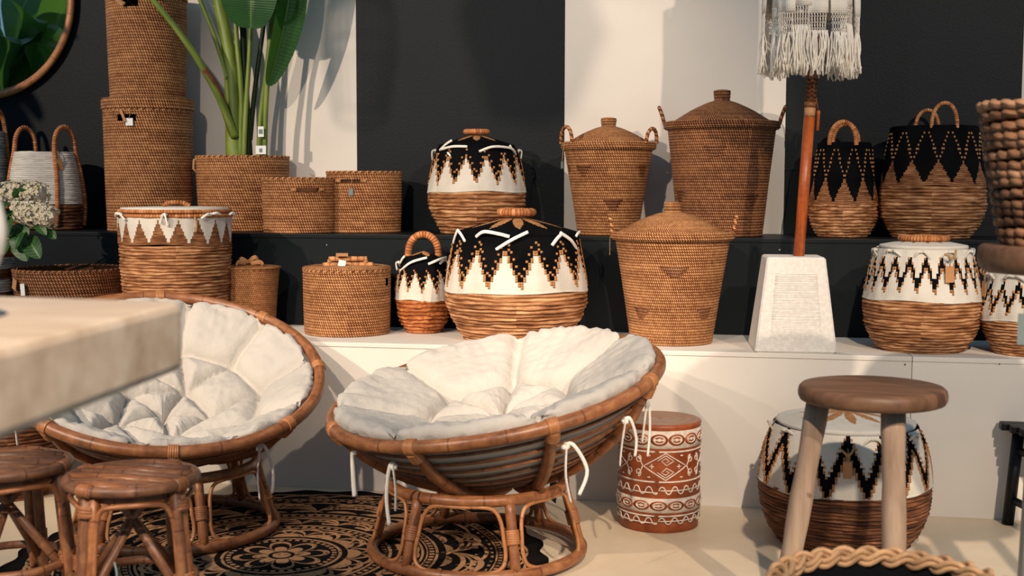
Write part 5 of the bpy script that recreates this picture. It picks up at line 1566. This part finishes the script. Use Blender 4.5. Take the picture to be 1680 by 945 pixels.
# ================================================================ RIGHT EDGE: slab table with chunky basket, black bench, floor basket
SD = 3.05
SC = atD(1754, 402, SD)
sl = thing('slab_side_table', 'tall side table with thick round wooden slab, blurred at the right edge', 'table', (SC.x, SC.y, 0), face_cam(SC))
rsl = 136 * SD / FPX; zs2 = SC.z; tks = 46 * SD / FPX
mb = MB(); lathe(mb, [(0.0005, zs2 - tks), (rsl - 0.02, zs2 - tks), (rsl - 0.005, zs2 - tks + 0.012), (rsl, zs2 - tks * 0.5), (rsl - 0.003, zs2 - 0.008), (rsl - 0.012, zs2), (0.0005, zs2)], 72, wob=lambda i, a: (0.006 * sin(3 * a) + 0.003 * sin(7 * a), 0)); mb.build('slab_top', SEATW, sl)
GREYL = m_plain('grey_metal_leg', (150, 154, 152), 0.4, 0.05, 8, 0.5)
for k in range(3):
    a = radians(-24 + 120 * k)
    mb = MB(); tube(mb, [Vector((0.088 * sin(a), -0.088 * cos(a), zs2 - tks + 0.003)), Vector((0.135 * sin(a), -0.135 * cos(a), 0.0))], 0.019, 14); mb.build('leg', GREYL, sl)
m2 = MB(); box(m2, (-rsl * 0.40, -rsl * 0.62, zs2 - tks - 0.13), (0.05, 0.002, 0.075)); tgx = m2.build('price_tag', TAGG, sl, smooth=False)
m2 = MB(); tube(m2, [Vector((-rsl * 0.40, -rsl * 0.62, zs2 - tks - 0.094)), Vector((-rsl * 0.40, -rsl * 0.60, zs2 - tks + 0.004))], 0.0015, 5); m2.build('string', STRING, tgx)
cb = thing('chunky_wicker_basket', 'chunky braided wicker basket on the slab table at the right edge', 'basket', (SC.x, SC.y, zs2), face_cam(SC))
CHUNK = m_rope('chunky_wicker', (70, 44, 30), (138, 98, 70), (190, 150, 118))
s_ = SD / FPX
rows = 15; h_ = 232 * s_
rnd = random.Random(3)
for k in range(rows):
    f = (k + 0.5) / rows
    R_ = (98 + 40 * f) * s_
    mb = MB(); n_ = 15
    ph = k * pi + rnd.uniform(-0.3, 0.3)
    for sg in (0, 1):
        pts = []
        N_ = n_ * 6
        for q in range(N_):
            a = 2 * pi * q / N_; w_ = n_ * a + sg * pi + ph
            rr_ = R_ + 0.011 * sin(w_) + 0.002 * sin(5 * a + k)
            pts.append(Vector((rr_ * sin(a), -rr_ * cos(a), h_ * f + 0.0035 * cos(w_) + 0.004 * sin(3 * a + k * 1.7))))
        tube(mb, pts, 0.0105, 7, True, lambda l, a_: 1 + 0.12 * sin(l * 160 + k))
    mb.build('wicker_row' if k < rows - 1 else 'wicker_rim', CHUNK, cb)
mb = MB(); lathe(mb, [(0.0005, 0.006), (97 * s_, 0.006), (130 * s_, h_ * 0.96)], 48); mb.build('inner_wall', INSIDE, cb)

# black bench
bl = onZ(1653, 860, 0)
bn = thing('black_slat_bench', 'low black slatted bench cut off by the right picture edge', 'bench', (bl.x, bl.y, 0), radians(0))
hbn = 0.375
cbn = atY(1641, 692, bl.y + 0.02)
hbn = cbn.z
ox = cbn.x - bl.x
for k in range(5):
    mb = box(MB(), (ox + 0.36 + 0.022 * k, 0.02 - k * 0.052, hbn - 0.014), (0.72, 0.048, 0.028), 0.005); mb.build('seat_slat', BLACK, bn, smooth=False)
for (x0_, y0_, x1_, y1_) in ((ox + 0.06, 0.0, 0.0, 0.0), (ox + 0.13, -0.19, 0.055, -0.14), (ox + 0.66, 0.0, 0.72, 0.0), (ox + 0.72, -0.19, 0.78, -0.2)):
    mb = MB(); tube(mb, [Vector((x1_, y1_, 0.0)), Vector((x0_, y0_, hbn - 0.026))], 0.021, 14); mb.build('leg', BLACK, bn)
for zz in (0.09, 0.27):
    f = zz / hbn
    mb = MB(); tube(mb, [Vector((ox * f + 0.0 + 0.06 * f, 0.02, zz)), Vector((0.055 + (ox + 0.075) * f, -0.17, zz))], 0.014, 12); mb.build('stretcher', BLACK, bn)

# lined floor basket in the foreground
FD = 2.62
FC = atD(1462, 974, FD)
fb = thing('lined_wicker_basket', 'wicker basket with braided natural rim and black lining in the bottom foreground', 'basket', (FC.x, FC.y, 0), face_cam(FC))
RF, zf_ = 186 * FD / FPX, FC.z
mb = MB(); coil(mb, [(RF * 0.8, 0.0), (RF * 0.92, zf_ * 0.5), (RF * 0.98, zf_ - 0.01)], 24, 0.005, 96, 90, 4); disc(mb, RF * 0.79, 0.003, 40, up=False); mb.build('body', RATTAN, fb)
mb = MB(); lathe(mb, [(RF * 0.97, zf_ - 0.004), (RF * 0.93, zf_ - 0.012), (RF * 0.88, zf_ * 0.4), (RF * 0.78, 0.02), (0.0005, 0.016)], 64); mb.build('black_lining', LINING, fb)
BRAID = m_plain('natural_braid', (204, 160, 118), 0.6, 0.2, 30)
for sg in range(3):
    for tw in (-1, 1):                                # each strand is a pair of canes
        mb = MB(); pts = []; N_ = 9
        for q in range(N_ * 16):
            a = 2 * pi * q / (N_ * 16)
            ph = N_ * a + sg * 2 * pi / 3
            rr_ = RF * 0.985 + 0.019 * sin(ph)
            pts.append(Vector((rr_ * sin(a), -rr_ * cos(a), zf_ + 0.010 + 0.009 * sin(2 * ph) + tw * 0.0062)))
        tube(mb, pts, 0.0068, 8, True, None, 1.0); mb.build('braid_strand', BRAID, fb)

# ================================================================ PENDANT LAMPS above the picture (their shadows fall on the wall)
def pendant(c, label, kind):
    t = thing('pendant_lamp', label, 'lamp', c, 0.0, 'pendant lamps above the display')
    mb = MB(); tube(mb, [Vector((0, 0, 0.2)), Vector((0, 0, 4.56 - c[2]))], 0.004, 6); mb.build('cord', BLACK, t)
    if kind == 0:
        mb = MB(); pr = [(0.05, -0.21), (0.11, -0.20), (0.19, 0.0), (0.10, 0.2), (0.01, 0.22)]
        lathe(mb, pr, 6); mb.build('shade', FAB_B, t, smooth=False)
    else:
        for k in range(26):
            a = 2 * pi * k / 26
            mb = MB(); tube(mb, smooth_path([(0.05 * sin(a), 0.05 * cos(a), 0.19), (0.10 * sin(a), 0.10 * cos(a), 0.16), (0.115 * sin(a), 0.115 * cos(a), 0.0), (0.085 * sin(a), 0.085 * cos(a), -0.19)], 4), 0.0042, 5); mb.build('rib', BLACK, t)
        for (r_, z_) in ((0.05, 0.19), (0.112, 0.03), (0.085, -0.19)):
            mb = MB(); tube(mb, circle(r_, z_, 40), 0.005, 6, True); mb.build('hoop', BLACK, t)
    return t
LM = Vector((-1.75, -1.0, 4.15))
wp = atY(868, 90, Y3); pendant(LM.lerp(wp, 0.50), 'black faceted pendant lamp hanging above the middle', 0)
wp = atY(590, 120, Y3); pendant(LM.lerp(wp, 0.64), 'open ribbed pendant lamp hanging above the plant', 1)
